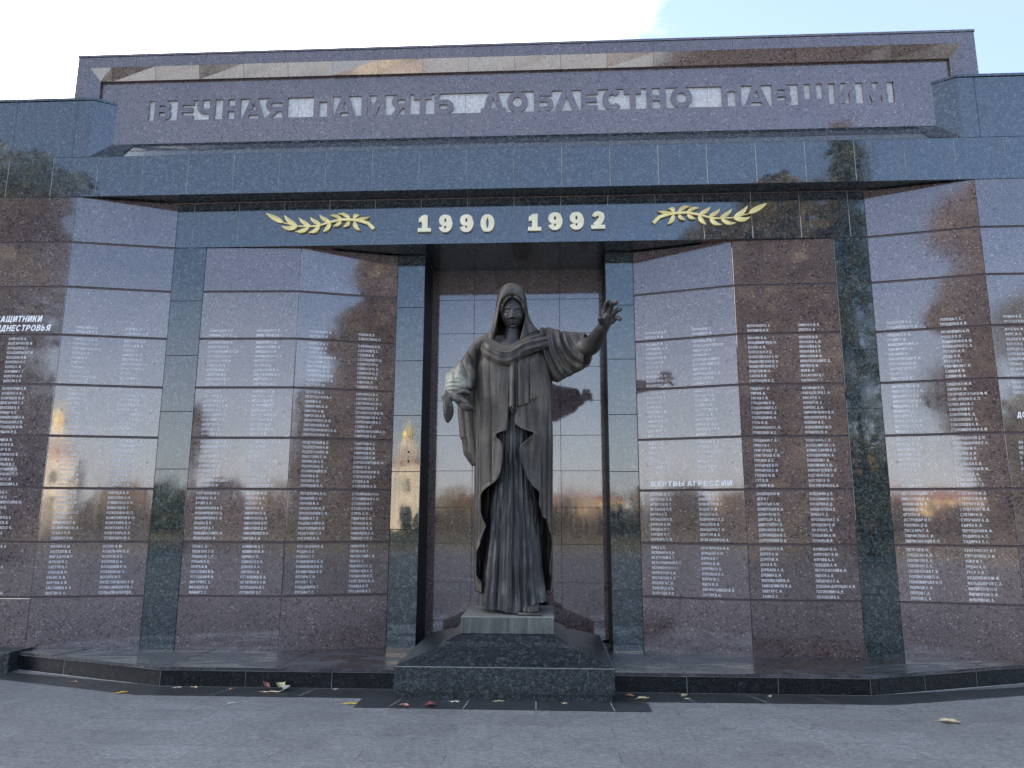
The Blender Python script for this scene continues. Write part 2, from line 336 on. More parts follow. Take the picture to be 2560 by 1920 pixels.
N_(-1,3,2,'КРУПОЧЕНКО В. В.;КРЫЖАНОВСКИЙ В. Г.;КУДРЕНКО В. П.;КУДРЯШОВ И. Л.;КУЗНЕЦОВ Н. Н.;КУЗНЕЦОВ Г. Д.;КУЗЬМИН В. М.;КУЗЬМИН М. А.;КУКУ-АФАНАСЬЕВ Ю. С.;КУКОВИЧ Б. Ф.','МОНАСТЫРСКИЙ А. Б.;МОСЕНЗОВ Г. Г.;МОСКОГЛО И. И.;МОТЫЛЬ В. В.;МУРАХОВСКИЙ В. В.;МУНТЯН Ю. М.;МУХИН Е. Ф.;МЯЛКИН М. Н.;НАИНСКИЙ С. В.;НАСТАЧЕНКО В. В.')
N_(-1,3,1,'КУРГАНОВ Ю. Н.;КУРЖОС Ю. К.;КУЧЕР А. В.;КУШНИРЕНКО А. Е.;КУШНИРЕНКО Н. Н.;КУШНИРЕНКО С. И.;КУЩАК В. П.;ЛАЗАРЕВ А. Т.;ЛЕБЕДИНСКИЙ И. М.;ЛЕОНТЬЕВ В. Ф.','НАУМКИН В. В.;НАУМОВ А. В.;НЕДОВ Г. И.;НЕКРЯЧ В. Ж.;НИКИТИН Ю. В.;НИКОЛАЕВ А. В.;НИКОЛАЕВ Н. П.;НИКОЛАЕВ Д. Н.;НИКОЛЕНКО В. Н.;НИРША А. А.')
N_(-1,3,0,'ЛОЗА С. А.;ЛОПАТЮК Л. И.;ЛОЩАКОВ С. Р.;ЛУКЬЯН П. Е.;ЛУНГА А. В.;ЛУПОЛОВА Н. В.;ЛУТОШКИН В. И.;МАГУРЯН С. С.;МАЗАЕВ В. В.;МАЖАР С. С.','НОВИКОВ А. Т.;НОВИКОВ М. Э.;НОРИН Н. П.;ОДИНЦОВ Е. И.;ОЛЬНЕВ А. А.;ОРГИЯН С. Б.;ОСТАПЕНКО В. А.;ОСТАПЕНКО Н. И.;ОСТРОВАРЬ В. С.;ОТТИНГЕР О. Г.')
N_(-1,2,5,'ПАВЛЕНКО Н. И.;ПАВЛОВ Ю. И.','РЫБАК В. В.;САВОСТИН П. П.')
N_(-1,2,4,'ПАИРЕЛИ Д. С.;ПАЛАДИ А. М.;ПАЛЕГА В. М.;ПАНЬКОВСКИЙ В. В.;ПАСЕЧНИК С. С.;ПАСТУШЕНКО В. П.;ПАТЕРГИН А. Н.;ПЕРЕПЕЛКИН И. М.;ПЕРЕСУНЬКО П. А.;ПЕТРОВ А. М.','САВЧЕНКО А. П.;САЗОНОВ П. С.;СЕДОВ В. В.;СЕДЛЕЦКИЙ П. И.;СЕМЕНОВ В. Н.;СЕМЕНОВ Ю. А.;СЕМЕНОВ Ю. Е.;СЕРИКОВ В. И.;СИВУН В. П.;СИДЕНКО Н. Н.')
N_(-1,2,3,'ПЕТРОВ А. Н.;ПЕТРУШЕНКО А. Г.;ПИЯЕВ В. В.;ПИМУРЗИН А. А.;ПИНЧУК А. М.;ПИРОГОВ А. В.;ПИЧКУРЕНКО В. В.;ПОГОРЕЛОВ В. И.;ПОГРЕБНИЧЕНКО А. А.;ПОГРЕБНОЙ Ю. Ф.','СИПЧЕНКО И. С.;СИТНИКОВ А. И.;СИТНИЧЕНКО В. З.;СКОБЕЛЕВ И. А.;СКОМОРОХОВ В. Ю.;СКРЕБНИКОВ А. С.;СКРЕБНИКОВ В. С.;СЛИВА Н. А.;СМЕРЕЧИНСКИЙ А. Н.;СМИРНОВ А. М.')
N_(-1,2,2,'ПОДГОРНЫЙ Д. С.;ПОДЛЕСНАЯ Н. М.;ПОДЛЕСНЫЙ В. М.;ПОКОТИЛО С. Ф.;ПОЛЯКОВ А. В.;ПОЛЯКОВ Н. Ф.;ПОЛЯНСКИЙ В. В.;ПОПОВ А. И.;ПОПОВ А. Ю.;ПОПУШОЙ В. Х.','СМИРНОВ А. С.;СМИРНОВ В. В.;СМИРНОВ П. М.;СОЛОДОВ Н. М.;СОРОКОЛЕТОВ Ю. Ю.;СЛЫНУ О. А.;СТЕПАНЕНКО В. Я.;СТЕПАНОВ В. Н.;СТОЕВ А. В.;СТОРОЖУК А. А.')
N_(-1,2,1,'ПОТАПЕНКО А. В.;ПОХИЛЯК С. Н.;ПОЧУЕВ М. А.;ПРОСКУРИН В. В.;ПРОТОПОПОВ С. В.;ПШИЯКА Т. П.;РАДОВСКИЙ В. В.;РЕНГЕЛЕВИЧ В. И.;РЕШЕТНИК С. А.;РОГАЧКО И. А.','СТОЛЯРЕНКО Н. Н.;СТОЛЯРЕНКО С. Н.;СТОЯНОВ И. Г.;СТОЯНОВ Н. Н.;СТРУК О. Л.;ТАБАЧУК С. В.;ТАРАНОВ В. А.;ТИМОНОВ А. А.;ТИМОФЕЕВ Н. А.;ТИМОЩУК И. А.')
N_(-1,2,0,'РОГОЖИНЕР В. А.;РОДИН О. Е.;РОМАН С. Г.;РОМАНЕНКО А. А.;РОМАНЕНКО В. П.;РОЗМЕРИЦА А. В.;РОТАРЬ С. И.;РОЧЕВ Г. С.;РУМШЕВИЧ Б. Г.;РУСНАК Г. Г.','ТИНКУЛ В. Г.;ТИТИКА Ю. Г.;ТИТОВСКИЙ С. В.;ТКАЧ Н. С.;ТКАЧЕНКО Е. В.;ТОЛМАЧЕВ А. А.;ТОКМАКОВ В. П.;ТОЛСТЕНКО Л. А.;ТОМИЦА И. П.;ТРУХАНОВ А. Г.')
N_(1,2,5,'ТРУХАНОВ Б. И.;ТУРИЦА А. И.','ЧЕРНЫЙ Ю. С.;ЧЕРНЯЕВ Н. В.')
N_(1,2,4,'ТУСНИН В. В.;ТУТУШНЯК А. И.;УДВУД Н. Н.;УЛЬЯНОВ Ю. П.;УРАЗОВ П. В.;УРСУЛ И. П.;УРСУ С. А.;ФАБРИКА В. Н.;ФЕДОРОВ В. Л.;ФЕДОРОВ Г. В.','ЧЕРНЯВЫЙ М. Н.;ЧЕЧЕЛЬНИЦКИЙ И. В.;ЧИБОТЭ А. И.;ЧУРАКОВ В. Г.;ШАДЛОВСКИЙ Р. Г.;ШАЛАБОДОВ С. В.;ШАЛИН О. В.;ШАПОВАЛОВ И. Ф.;ШАРКОВ П. И.;ШАФИР В. Г.')
N_(1,2,3,'ФОГЕЛЬ З. Ф.;ФРОЛОВ В. А.;ФУЕР Г. Г.;ФУРС А. Л.;ХАРТЮК С. М.;ХМЕЛЬ А. В.;ХРИПТУН С. В.;ХРУЩ В. В.;ЦУРКАН С. В.;ЦУРКАН Ю. И.','ШЕВЕЛЬ В. А.;ЩЕРБАН В. А.;ШИНКОВ С. И.;ШОЙМУ С. Н.;ШОЛУПОВ С. В.;ШПОРТ С. А.;ШУЛЬГИН В. Н.;ШУРЫГИН А. Д.;ЩЕРБАТЫЙ В. В.;ЩУКИН А. В.')
N_(1,2,2,'ЦЫРЯ В. М.;ЧАКАЛЕВ И. Г.;ЧЕБОТА А. И.;ЧЕБОТАРЬ О. М.;ЧЕБОТАРЬ А. И.;ЧЕРЕДОВ А. В.;ЧЕРНЫЙ В. С.','ЮГОНСОН О. Э.;ЮРЧЕНКО В. И.;ЯКИМЧЕНКО Ю. Н.;ЯРОВОЙ А. Е.;ЯРОВОЙ С. А.;ЯЦЕНКО И. И.;ЯЩУК П. И.')
N_(1,2,1,'АГАТЬЕВ М. С.;АНТОНЮК А. А.;АРХИПОВ Ю. Г.;АСТАШОВ П. В.;БАЛАН А. П.;БАЛАШОВ Н. В.;БАЛУЦА Н. М.;БАНДЫК Р. Г.;БАРДУК Ф. Г.;БАРКАРЬ О. М.','БОВАРЬ А. С.;БОВАРЬ Ф. А.;БОВНЕГРО В. С.;БОДАК Р. М.;БОДЮЛ А. Е.;БОЙЧЕНКО Л. Д.;БОКОЕВ В. В.;БОНДАРЕЦ Т. И.;БОРСУК В. А.;БРАГАРЕНКО Н. А.')
N_(1,2,0,'БЕВЗ А. Е.;БЕЖЕНАРЬ Б. Н.;БЕЗПАЛЫЙ А. Г.;БЕЗЪЯЗЫЧНЫЙ В. П.;БЕЛИМЕНКО Н. Г.;БЕРЕЖНОЙ Н. И.;БЕСПАЛОВ В. П.;БЕШЛЯГА Г. И.;БОБЕЙКО И. В.;БОБРОВА Л. И.','БРАГАРЕНКО И. А.;БРИЦКИЙ Н. И.;БУРКА И. Г.;БУРКО В. М.;БУРЛАК Н. В.;БУРЛАКА В. К.;БУРЧУ И. Т.;БЫТА В. В.;ВАРФОЛОМЕЕВ И. В.;ВАСИН В. Н.')
N_(1,3,5,'ВЕРБОВОЙ Л. А.;ВИЛЬМОВ И. И.','ЗИМЕНКО В. Я.;ЗЛОТЯ А. И.')
N_(1,3,4,'ВИННИК В. Н.;ВЛАДИМИРОВ Б. Н.;ВОЗЯК А. Я.;ВОЙЧЕНКО Л. Д.;ВЫШКОВСКАЯ А. М.;ВЫШКОВСКАЯ М. И.;ВЫШКОВСКИЙ М. С.;ВЛАСЮК М. Н.;ГАЙНА В. И.;ГАЛУШКИН И. Д.','ИВАНОВ И. В.;ИВАНОВА А. И.;ИВАНОВА Е. И.;ИВАНОВА З. П.;ИВАНОВА И. Ф.;ИВАНЧЕВСКИЙ П. Д.;ИВЛЕВ М. М.;ИОВ В. Ф.;КАЗАКЛИУ И. Г.;КАЛИНИН Г. Т.')
N_(1,3,3,'ГАЦКАН Г. И.;ГИРЯ В. А.;ГИСКА Т. И.;ГЛАДУНЯК П. А.;ГОДОНОАКЕ К. Г.;ГОДОРОЗЯ Ю. Д.;ГОЛУШКИН В. Н.;ГОЛЬ И. Д.;ГОНЧАРЕНКО С. Н.;ГРАБОВИК М. С.','КАЛИНИН Р. П.;КАРАДЖОВА С. А.;КАСАП Ф. У.;КЕНКЕЧ В. З.;КИРВАС Д. А.;КИРИЛИЧЕНКО В. Н.;КИСИХОРАЛ В. Д.;КЛЕВАН А. Е.;КОВАЛЕНКО М. П.;КОВАЛЕЦ В. А.')
N_(1,3,2,'ГРАДИНАР Г. Я.;ГРЕКУ В. Г.;ГРИГОРАШ Г. В.;ГРИГОРЬЕВ А. Ю.;ГРОДИК И. Е.;ГРУНИЧЕВ В. П.;ГРУНИЧЕВ С. И.;ГУЛЯЕВ М. И.;ГУТ В. И.;ДАМИР В. И.','КОЖУХАРЬ С. В.;КОЛЕСНИКОВ С. А.;КОМИССАРОВ В. Я.;КОНОВАЛОВ А. А.;КОНОНОВ Г. В.;КОНТИНЯН Л. М.;КОРНОГОЛУБ Р. И.;КОСТЕНКО Ю. А.;КОСТЮК В. Я.;КОСТЮЧЕНКО А. А.')
N_(1,3,1,'ДАЩЕНКО И. М.;ДЕВ В. Г.;ДЕВЯТЫХ З. В.;ДЕМЕНТЬЕВ В. А.;ДЕНИЧУК М. П.;ДИКУСАР А. Д.;ДМИТРИЕВ Н. А.;ДОРОФЕЕВ А. М.;ДОРОФЕЕВА М. С.;ДОРОФЕЕВА О. Д.','КОЦОФАН Д. В.;КОЦОФАН Н. Ф.;КОЧЕРВА И. Д.;КОШКАРЕВ Н. Е.;КРЕЦУ К. Е.;КРОХМАЛЮК Г. А.;КРОШКИН В. И.;КРЭЧУН С. Ф.;КУВЫКИН А. М.;КУЗНЕЦ И. И.')
N_(1,3,0,'ДОРОЩУК Н. И.;ДОРУЛ А. М.;ДОРУЛ И. А.;ДУКА Х. П.;ДУРБАЛА А. И.;ЕРЕМИН В. М.;ЖЕЛОМСКИЙ В. Н.;ЗАВОДЧИКОВ М. А.;ЗАВТУР С. Ф.;ЗАИМ В. К.','КУНИЦЫН В. Н.;КУРКУБЕТ В. М.;КУРЯЕВ А. А.;ЛЕБЕДЕВ А. Ф.;ЛЕТУНОВСКИЙ А. Н.;ЛИКОВ А. В.;ЛИЩЕНКО К. А.;ЛОБОБА-ДОРОЩУК Н. И.;ЛОГИНОВИЧ А. В.;ЛОЗОВОЙ В. Б.')
N_(1,5,5,'ЛОСКУТОВ М. А.;ЛУКЬЯНЕНКО Ю. Д.','ПОПОВА Т. С.;ПРОЦЕНКО А. В.')
N_(1,5,4,'ЛУЦЕНКО А. А.;ЛУЦИК Р. В.;МАЙДАНСКИЙ П. И.;МАКАРОВ Н. Н.;МАЛИЙ В. А.;МАНЖЕВСКИЙ А. М.;МАРАРИЦА В. Ф.;МАРЕЦКАЯ В. А.;МАХУ В. А.;МИКУЛА И. В.','РЕЧИЛЕВИЧ А. П.;РОШКА В. В.;РОМАНЕНКО В. М.;РОМАНЕНКО С. А.;РОТАРЬ И. П.;РУДЬ Л. Б.;РУССУ Н. Г.;РЯБЧИКОВ Г. Н.;САВВА В. Ф.;САВИН М. Ф.')
N_(1,5,3,'МИЛЮКОВА А. М.;МИХАЙЛЕНКО Е. И.;МИХАЙЛОВ В. В.;МИХАЙЛУЦА А. К.;МИЩЕНКО К. А.;МОЖАР С. С.;МОКАНУ И. П.;МОРОЗЬКО А. И.;МОРОЗЬКО М. П.;МОШНЯГА А. Т.','СИДЕНКО М. И.;СИЛОЧ Г. И.;СКОРОБОГАТЬКО М. И.;СНИСАРЕНКО А. П.;СЛЮСАРЬ В. С.;СОКОЛОВ В. Г.;СОКОЛОВ Б. Д.;СОКОЛОВА Г. С.;СОКОЛОВА К. В.;СОЛОМАНЕНКО А. М.')
N_(1,5,2,'МОШНЯГА Е. И.;МУНТЯН В. Ю.;МУНТЯН М. П.;МУНТЯН Т. Ю.;МУНЧЕСКУ С. Л.;МУРЗАК Г. Д.;НАКУ М. И.;НЕГРЯ Т. И.;НЕДЕЛКО В. А.;НЕГУЦА А. М.','СПИРИДОНОВ Д. И.;СПИРИДОНОВА Е. А.;СПОРИШ М. К.;СТАЛЕВ Д. Ф.;СТАЛЕВ И. И.;СТАЛЬЕВА Е. В.;СТАЛОВЕРОВ И. Ф.;СТАНОВ Д. Ф.;СТАСЬЕВ В. К.;СТЕПАНОВ Г. А.')
N_(1,5,1,'НЕПОМНЯЩИЙ Г. С.;НИКОЛАЕВ О. А.;НОВИКОВ М. В.;ОБОЕВ В. Н.;ОГУЛ Н. И.;ОСТРОВАР М. Е.;ПАВЛЮК О. А.;ПАСКАРЬ Г. А.;ПАРФЕЛЮК С. И.;ПЕРЕКОНСКИЙ В. П.','СТЕПАНОВ М. Д.;СТЕПАНОВ Ф. В.;СТЕРПУЛ И. Я.;СТРАТУЛАТ В. А.;СУЕТИН Н. В.;СУРУЧАНУ А. Д.;СЫРБУ В. А.;ТЕРЛЕЦКИЙ И. Ф.;ТОДИРКА А. Л.;ТОДИРКА Л. С.')
N_(1,5,0,'ПЕТРОВ В. Н.;ПЛЕШКАН А. И.;ПОЛЯКОВ В. А.;ПОЛЯНИН В. Б.;ПОЛЯНСКАЯ Т. В.;ПОЛЯНСКИЙ П. А.;ПОНОМАРЕВА В. П.;ПОПКОВ К. И.;ПОПОВ Г. К.;ПОПОВ С. А.','ТУНТУЛЕСКУ Ф. Г.;ТУРТУРИКА Э. М.;УНКУ И. Т.;УРБАН А. В.;УРСУ Э. В.;ФЕДОРЕНКО М. Ф.;ФЕЛЬДШЕРОВ С. А.;ФИЛИППОВ Н. Н.;ФИЛИППОВ О. И.;ФЛОРИН Ю. А.')
N_(1,6,5,'ФОМИН Е. В.;ФРАНЦУЖАН')
N_(1,6,4,'ФУЛГА Н. Ф.;ФУРС И. Н.;ХАДЖИ В. И.;ХОХЛОВА;ЦУРКАН А.;ЦУРКАН В.;ЦЫБЫРНА;ЧЕБАН К.;ЧЕБАН К.;ЧЕБАН О.')
N_(1,6,3,'ЧЕБАНУ;ЧЕБАН В.;ЧЕБОТАРЬ')
N_(1,6,2,';АН;БЕ;БЕ;Б;В;Е')

# ------------------------------------------------------------------ lettering: plain sans capitals drawn as strokes
def ribbon(pts, w):
    """strip of quads along a polyline; w = full stroke width (scalar or per point)"""
    P = [Vector(p) for p in pts]; n = len(P); w = w if hasattr(w, '__len__') else [w]*n
    closed = (P[0]-P[-1]).length < 1e-6
    a, b = [], []
    for i in range(n):
        if closed and i in (0, n-1): d0 = (P[1]-P[0]).normalized(); d1 = (P[-1]-P[-2]).normalized()
        else:
            d0 = (P[min(i+1, n-1)]-P[min(i, n-2)]).normalized(); d1 = (P[max(i, 1)]-P[max(i-1, 0)]).normalized()
        d = (d0+d1).normalized(); nn = Vector((-d.y, d.x)); k = 1/max(.45, nn.dot(Vector((-d0.y, d0.x))))
        a.append(P[i]+nn*w[i]/2*k); b.append(P[i]-nn*w[i]/2*k)
    return [[tuple(b[i]), tuple(b[i+1]), tuple(a[i+1]), tuple(a[i])] for i in range(n-1)]
def arc(cx, cy, rx, ry, a0, a1, n=9):
    return [(cx+rx*math.cos(R(a0+(a1-a0)*i/n)), cy+ry*math.sin(R(a0+(a1-a0)*i/n))) for i in range(n+1)]
WID = {'А':.72,'Б':.64,'В':.66,'Г':.54,'Д':.74,'Е':.60,'Ё':.60,'Ж':.98,'З':.62,'И':.68,'Й':.68,'К':.68,'Л':.70,'М':.82,'Н':.68,'О':.76,'П':.68,'Р':.64,'С':.72,'Т':.62,'У':.66,'Ф':.84,'Х':.70,'Ц':.72,'Ч':.64,'Ш':.92,'Щ':.98,'Ъ':.74,'Ы':.84,'Ь':.62,'Э':.70,'Ю':1.0,'Я':.66,'.':.14,'-':.30,' ':.26,'0':.74,'9':.74,'2':.74}
def glyph(ch, th, n=7, narrow=1.0):
    """polygons of a capital, cap height 1; every polygon list is one stroke"""
    W = WID[ch]*narrow; h = th/2; l, r, b, t = h, W-h, h, 1-h; S = []
    rect = lambda x0, y0, x1, y1: S.append([[(x0,y0),(x1,y0),(x1,y1),(x0,y1)]])
    vst = lambda x: rect(x-h, 0, x+h, 1)
    bar = lambda x0, x1, y: rect(x0, y-h, x1, y+h)
    def bowl(x0, y0, x1, y1, flip=False):
        ry = (y1-y0)/2; rx = min(ry*1.05, (x1-x0)*.62); xc = x1-rx
        p = [(x0, y1)]+arc(xc, y0+ry, rx, ry, 90, -90, n)+[(x0, y0)]
        if flip: p = [(W-x, y) for x, y in p][::-1]
        S.append(ribbon(p, th))
    def diag(x0, y0, x1, y1, w=1.12):
        k = h*w; S.append([[(x0-k,y0),(x0+k,y0),(x1+k,y1),(x1-k,y1)]] if y1 > y0 else [[(x1-k,y1),(x1+k,y1),(x0+k,y0),(x0-k,y0)]])
    o_ = lambda cx, rx, a0, a1: S.append(ribbon(arc(cx, .5, rx, .5-h+.01, a0, a1, 2*n+4), th))
    if ch == 'А' : diag(l*1.12,0,W/2-h*.35,1); diag(W-l*1.12,0,W/2+h*.35,1); bar(W*.22, W*.78, .30)
    elif ch == 'Б': vst(l); bar(th,W*.92,t); bowl(h,b,r,.60)
    elif ch == 'В': vst(l); bowl(h,b,r,.545); bowl(h,.545,r-.03,t)
    elif ch == 'Г': vst(l); bar(th,W,t)
    elif ch == 'Д':
        rect(0,-.16,th*.9,th*.5); rect(W-th*.9,-.16,W,th*.5); bar(0,W,b)
        S.append([[(W*.10,th),(W*.10+th,th),(W*.34+th,1),(W*.34,1)]]); rect(W*.34,1-th,W*.88-h,1); rect(W*.88-th,th,W*.88,1)
    elif ch in 'ЕЁ':
        vst(l); bar(th,W,t); bar(th,W*.94,.51); bar(th,W,b)
        if ch == 'Ё': rect(W*.22,1.08,W*.38,1.22); rect(W*.62,1.08,W*.78,1.22)
    elif ch == 'Ж': vst(W/2); diag(l,0,W/2-th*.7,.53); diag(l,1,W/2-th*.7,.47); diag(r,0,W/2+th*.7,.53); diag(r,1,W/2+th*.7,.47); bar(W/2-th*1.2,W/2+th*1.2,.5)
    elif ch == 'З': S.append(ribbon(arc(W*.46,.75,W*.46-h,.25-h,150,-90,n)+[(W*.34,.5)],th)); S.append(ribbon([(W*.34,.5)]+arc(W*.48,.26,W*.50-h,.26-h,90,-150,n),th))
    elif ch in 'ИЙ':
        vst(l); vst(r); diag(th*1.0,.02,W-th*1.0,.98,1.15)
        if ch == 'Й': S.append(ribbon(arc(W/2,1.24,W*.2,.13,200,340,5), th*.8))
    elif ch == 'К': vst(l); diag(W-h*1.2,1,th*1.2,.42); diag(W-h*1.15,0,th*1.7,.62)
    elif ch == 'Л': S.append(ribbon([(0,b*.9),(W*.12,b+.01),(W*.22,.25),(W*.27,t),(W*.6,t)],th)); vst(r); bar(W*.5,r,t)
    elif ch == 'М': vst(l); vst(r); diag(th*.9,1,W/2,.0,1.0); diag(W-th*.9,1,W/2,.0,1.0)
    elif ch == 'Н': vst(l); vst(r); bar(th,W-th,.52)
    elif ch == 'О': o_(W/2, W/2-h, 0, 360)
    elif ch == 'П': vst(l); vst(r); bar(th,W-th,t)
    elif ch == 'Р': vst(l); bowl(h,.44,r,t)
    elif ch == 'С': o_(W/2, W/2-h, 40, 320)
    elif ch == 'Т': vst(W/2); bar(0,W/2-h,t); bar(W/2+h,W,t)
    elif ch == 'У': diag(l*1.1,1,W*.52,.30); S.append(ribbon([(W*.08,b),(W*.24,b+.01),(W*.40,.14),(W*.54,.34),(W-h*1.1,1)],th))
    elif ch == 'Ф': vst(W/2); S.append(ribbon(arc(W/2,.52,W/2-h,.33,0,360,2*n+4),th))
    elif ch == 'Х': diag(l*1.1,0,r-.01,1); diag(r-.01,0,l*1.1,1)
    elif ch == 'Ц': rect(0,th,th,1); rect(W*.84-th,th,W*.84,1); rect(0,0,W*.84,th); rect(W-th*.9,-.16,W,th)
    elif ch == 'Ч': vst(r); S.append(ribbon([(l,1),(l,.66)]+arc(W*.42,.64,W*.42-h,.21,180,270,n)+[(W-th,.43)],th))
    elif ch in 'ШЩ':
        V = W*.94 if ch == 'Щ' else W
        rect(0,th,th,1); rect(V/2-h,th,V/2+h,1); rect(V-th,th,V,1); rect(0,0,V,th)
        if ch == 'Щ': rect(W-th*.8,-.16,W,th)
    elif ch == 'Ъ': rect(W*.22,0,W*.22+th,1); rect(0,1-th,W*.22,1); bowl(W*.22+h,b,r,.58)
    elif ch == 'Ы': vst(l); vst(r); bowl(h,b,W*.66,.58)
    elif ch == 'Ь': vst(l); bowl(h,b,r,.58)
    elif ch == 'Э': S.append(ribbon(arc(W/2,.5,W/2-h,.5-h+.01,140,-140,2*n),th)); bar(W*.3,W-th,.51)
    elif ch == 'Ю': vst(l); bar(th,W*.34,.52); S.append(ribbon(arc(W*.66,.5,W*.34-h,.5-h+.01,0,360,2*n+4),th))
    elif ch == 'Я': vst(r); bowl(h,.44,r,t,True); diag(l*1.15,0,W*.52,.46)
    elif ch == '.': rect(0,0,th*1.0,th*1.0)
    elif ch == '-': bar(0,W,.40)
    elif ch == '0':
        p = arc(W/2,.5,W/2-h,.5-h*.62,0,360,36); S.append(ribbon(p,[th*(.62+.5*abs(math.cos(R(i*10)))) for i in range(37)]))
    elif ch == '9':
        p = arc(W*.47,.68,W*.47-h,.32-h*.66,0,360,30); S.append(ribbon(p,[th*(.70+.34*abs(math.cos(R(i*12)))) for i in range(31)]))
        S.append(ribbon(arc(W*.47,.50,W*.53-h*1.05,.50-h*.62,20,-152,22),[th*(.70+.40*abs(math.cos(R(20-172*i/22)))) for i in range(23)]))
    elif ch == '2':
        S.append(ribbon(arc(W*.50,.69,W*.46-h,.31-h*.7,172,-28,16)+[(W*.60,.40),(W*.30,.20)],[th*.85]*10+[th*1.05]*6+[th*1.1,th*1.15,th*1.2])); rect(0,0,W,.22)
    return S, W
def set_text(s, cap, th, track=.13, xs=1.0):
    """list of (polygon, stroke index) for a line of text, in metres from its left end"""
    x = 0.0; outp = []; k = 0
    for ch in s:
        if ch == ' ': x += WID[' ']; continue
        S, W = glyph(ch, th)
        for st in S:
            k += 1
            for q in st: outp.append(([( (x+p[0])*cap*xs, p[1]*cap) for p in q], k % 5))
        x += W+track
    return outp, (x-track)*cap*xs
def put_text(mb, side, a, b, polys, s0, zbase, lift=.0014, tilt=(0,0), lc=(0,0), slant=0.0, m=2):
    A, t, n, l = facet_frame(side, a, b)
    for q, k in polys:
        vs = []
        for px, pz in q:
            s = s0+px+slant*pz; z = zbase+pz
            w = A + t*s + n*(lift+.00012*k + tilt[0]*(s-lc[0]) + tilt[1]*(z-lc[1]))
            vs.append((w.x, w.y, z))
        mb.add(vs, [tuple(range(len(vs)))], m)
def facet_frame(side, a, b):
    A, B = seg(side, a, b); A = Vector((*A, 0)); B = Vector((*B, 0)); t = (B-A).normalized(); n = Vector((t.y, -t.x, 0))
    return A, t, n, (B-A).length
LINE = .0562
CAPH = .0305
OFFS = {(-1,6):(.1,.565), (-1,5):(.146,.705), (-1,3):(.120,.705), (-1,2):(.143,.742), (1,2):(.125,.690), (1,3):(.131,.716), (1,5):(.118,.680), (1,6):(.135,.70)}
FACETS = [(-1,7,6),(-1,6,5),(-1,5,4),(-1,3,2),(-1,2,1),(1,2,1),(1,3,2),(1,5,4),(1,6,5),(1,7,6)]
HOLES = [(.09, .5), (.91, .5)]
for (sd_, a, b) in FACETS:
    A, t, n, l = facet_frame(sd_, a, b)
    top = 8 if min(a, b) < 4 else 9
    for r in range(-1, top-1):
        z0, z1 = ZR[r+1], ZR[r+2]
        z0 += GAP/2 if r > -1 else 0; z1 -= GAP/2+.004
        if r == top-2: z1 = ZR[r+2]-.002
        tilt = (random.gauss(0, .0011), random.gauss(0, .0011))
        mb = MB()
        e0 = (A.x+t.x*.002, A.y+t.y*.002); e1 = (A.x+t.x*(l-.002), A.y+t.y*(l-.002))
        mb.obox(e0, e1, .032, z0, z1, 0, .004, tilt)
        # anchor studs that hold the slab
        if r >= 0:
            for hx, hz_ in HOLES:
                cx = l*hx + random.uniform(-.01,.01); cz = z0+(z1-z0)*(.5+random.uniform(-.02,.02)); k = 10
                pts = []
                for i in range(k):
                    an = 2*math.pi*i/k; s = cx+.0085*math.cos(an); z = cz+.0085*math.sin(an)
                    q = A+t*s+n*(.0012+tilt[0]*(s-l/2)+tilt[1]*(z-(z0+z1)/2)); pts.append((q.x,q.y,z))
                mb.add(pts, [tuple(range(k))], 1)
        key = (sd_, a if a != 7 else 99, r)
        if key in NAMES:
            c0, c1 = OFFS[(sd_, a)]
            lc = (l/2, (z0+z1)/2)
            for colx, body in zip((c0, c1), NAMES[key]):
                lines = body.split(';') if body else []
                for i, s in enumerate(lines):
                    if not s: continue
                    k = i + (8 if r == 5 else 0)
                    polys, _ = set_text(s, CAPH, .15, .14, .96)
                    zb = z1 - .036 - CAPH/2 - k*LINE*(z1-z0)/.575
                    put_text(mb, sd_, a, b, polys, colx, zb, .0016, tilt, lc)
            if key == (-1,6,5):
                for tx, zo, rx in (('ЗАЩИТНИКИ', .150, .262), ('ПРИДНЕСТРОВЬЯ', .036, .148)):
                    polys, w = set_text(tx, .077, .20, .13)
                    put_text(mb, sd_, a, b, polys, l-rx-w, z0+zo, .0016, tilt, lc, .18, 3)
            if key == (1,2,2):
                polys, w = set_text('ЖЕРТВЫ АГРЕССИИ', .060, .19, .15); polys, w = set_text('ЖЕРТВЫ АГРЕССИИ', .060, .19, .15, .94/w)
                put_text(mb, sd_, a, b, polys, .127, z0+.035, .0016, tilt, lc, 0.0, 3)
            if key == (1,6,3):
                for tx, zo in (('ДО', .155), ('Б.', .05)):
                    polys, w = set_text(tx, .062, .21)
                    put_text(mb, sd_, a, b, polys, .155 if tx == 'ДО' else .24, z0+zo, .0016, tilt, lc, 0.0, 3)
        mb.build('name_slab' if key in NAMES else 'wall_slab', [M['plum'], M['stud'], M['paint'], M['paint_bold']], wall)

# stone core behind the slabs (seen in the recessed joints)
for s in (-1, 1):
    mb = MB()
    for a, b in ((7,6),(6,5),(5,4)):
        A, B = seg(s, a, b); A_, t_, n_, l_ = facet_frame(s, a, b)
        mb.obox((A[0]-n_.x*.011, A[1]-n_.y*.011), (B[0]-n_.x*.011, B[1]-n_.y*.011), .10, .12, 5.515, 0, 0)
    for a, b in ((3,2),(2,1)):
        A, B = seg(s, a, b); A_, t_, n_, l_ = facet_frame(s, a, b)
        mb.obox((A[0]-n_.x*.011, A[1]-n_.y*.011), (B[0]-n_.x*.011, B[1]-n_.y*.011), .10, .12, 4.927, 0, 0)
    mb.build('joint_backing', M['core'], wall)
mb = MB()
mb.box(-13.2, -1.30, 1.30, 1.9, -.2, 6.6); mb.box(1.30, 13.2, 1.30, 1.9, -.2, 6.6); mb.box(-1.30, 1.30, 1.30, 1.9, -.2, 6.6)
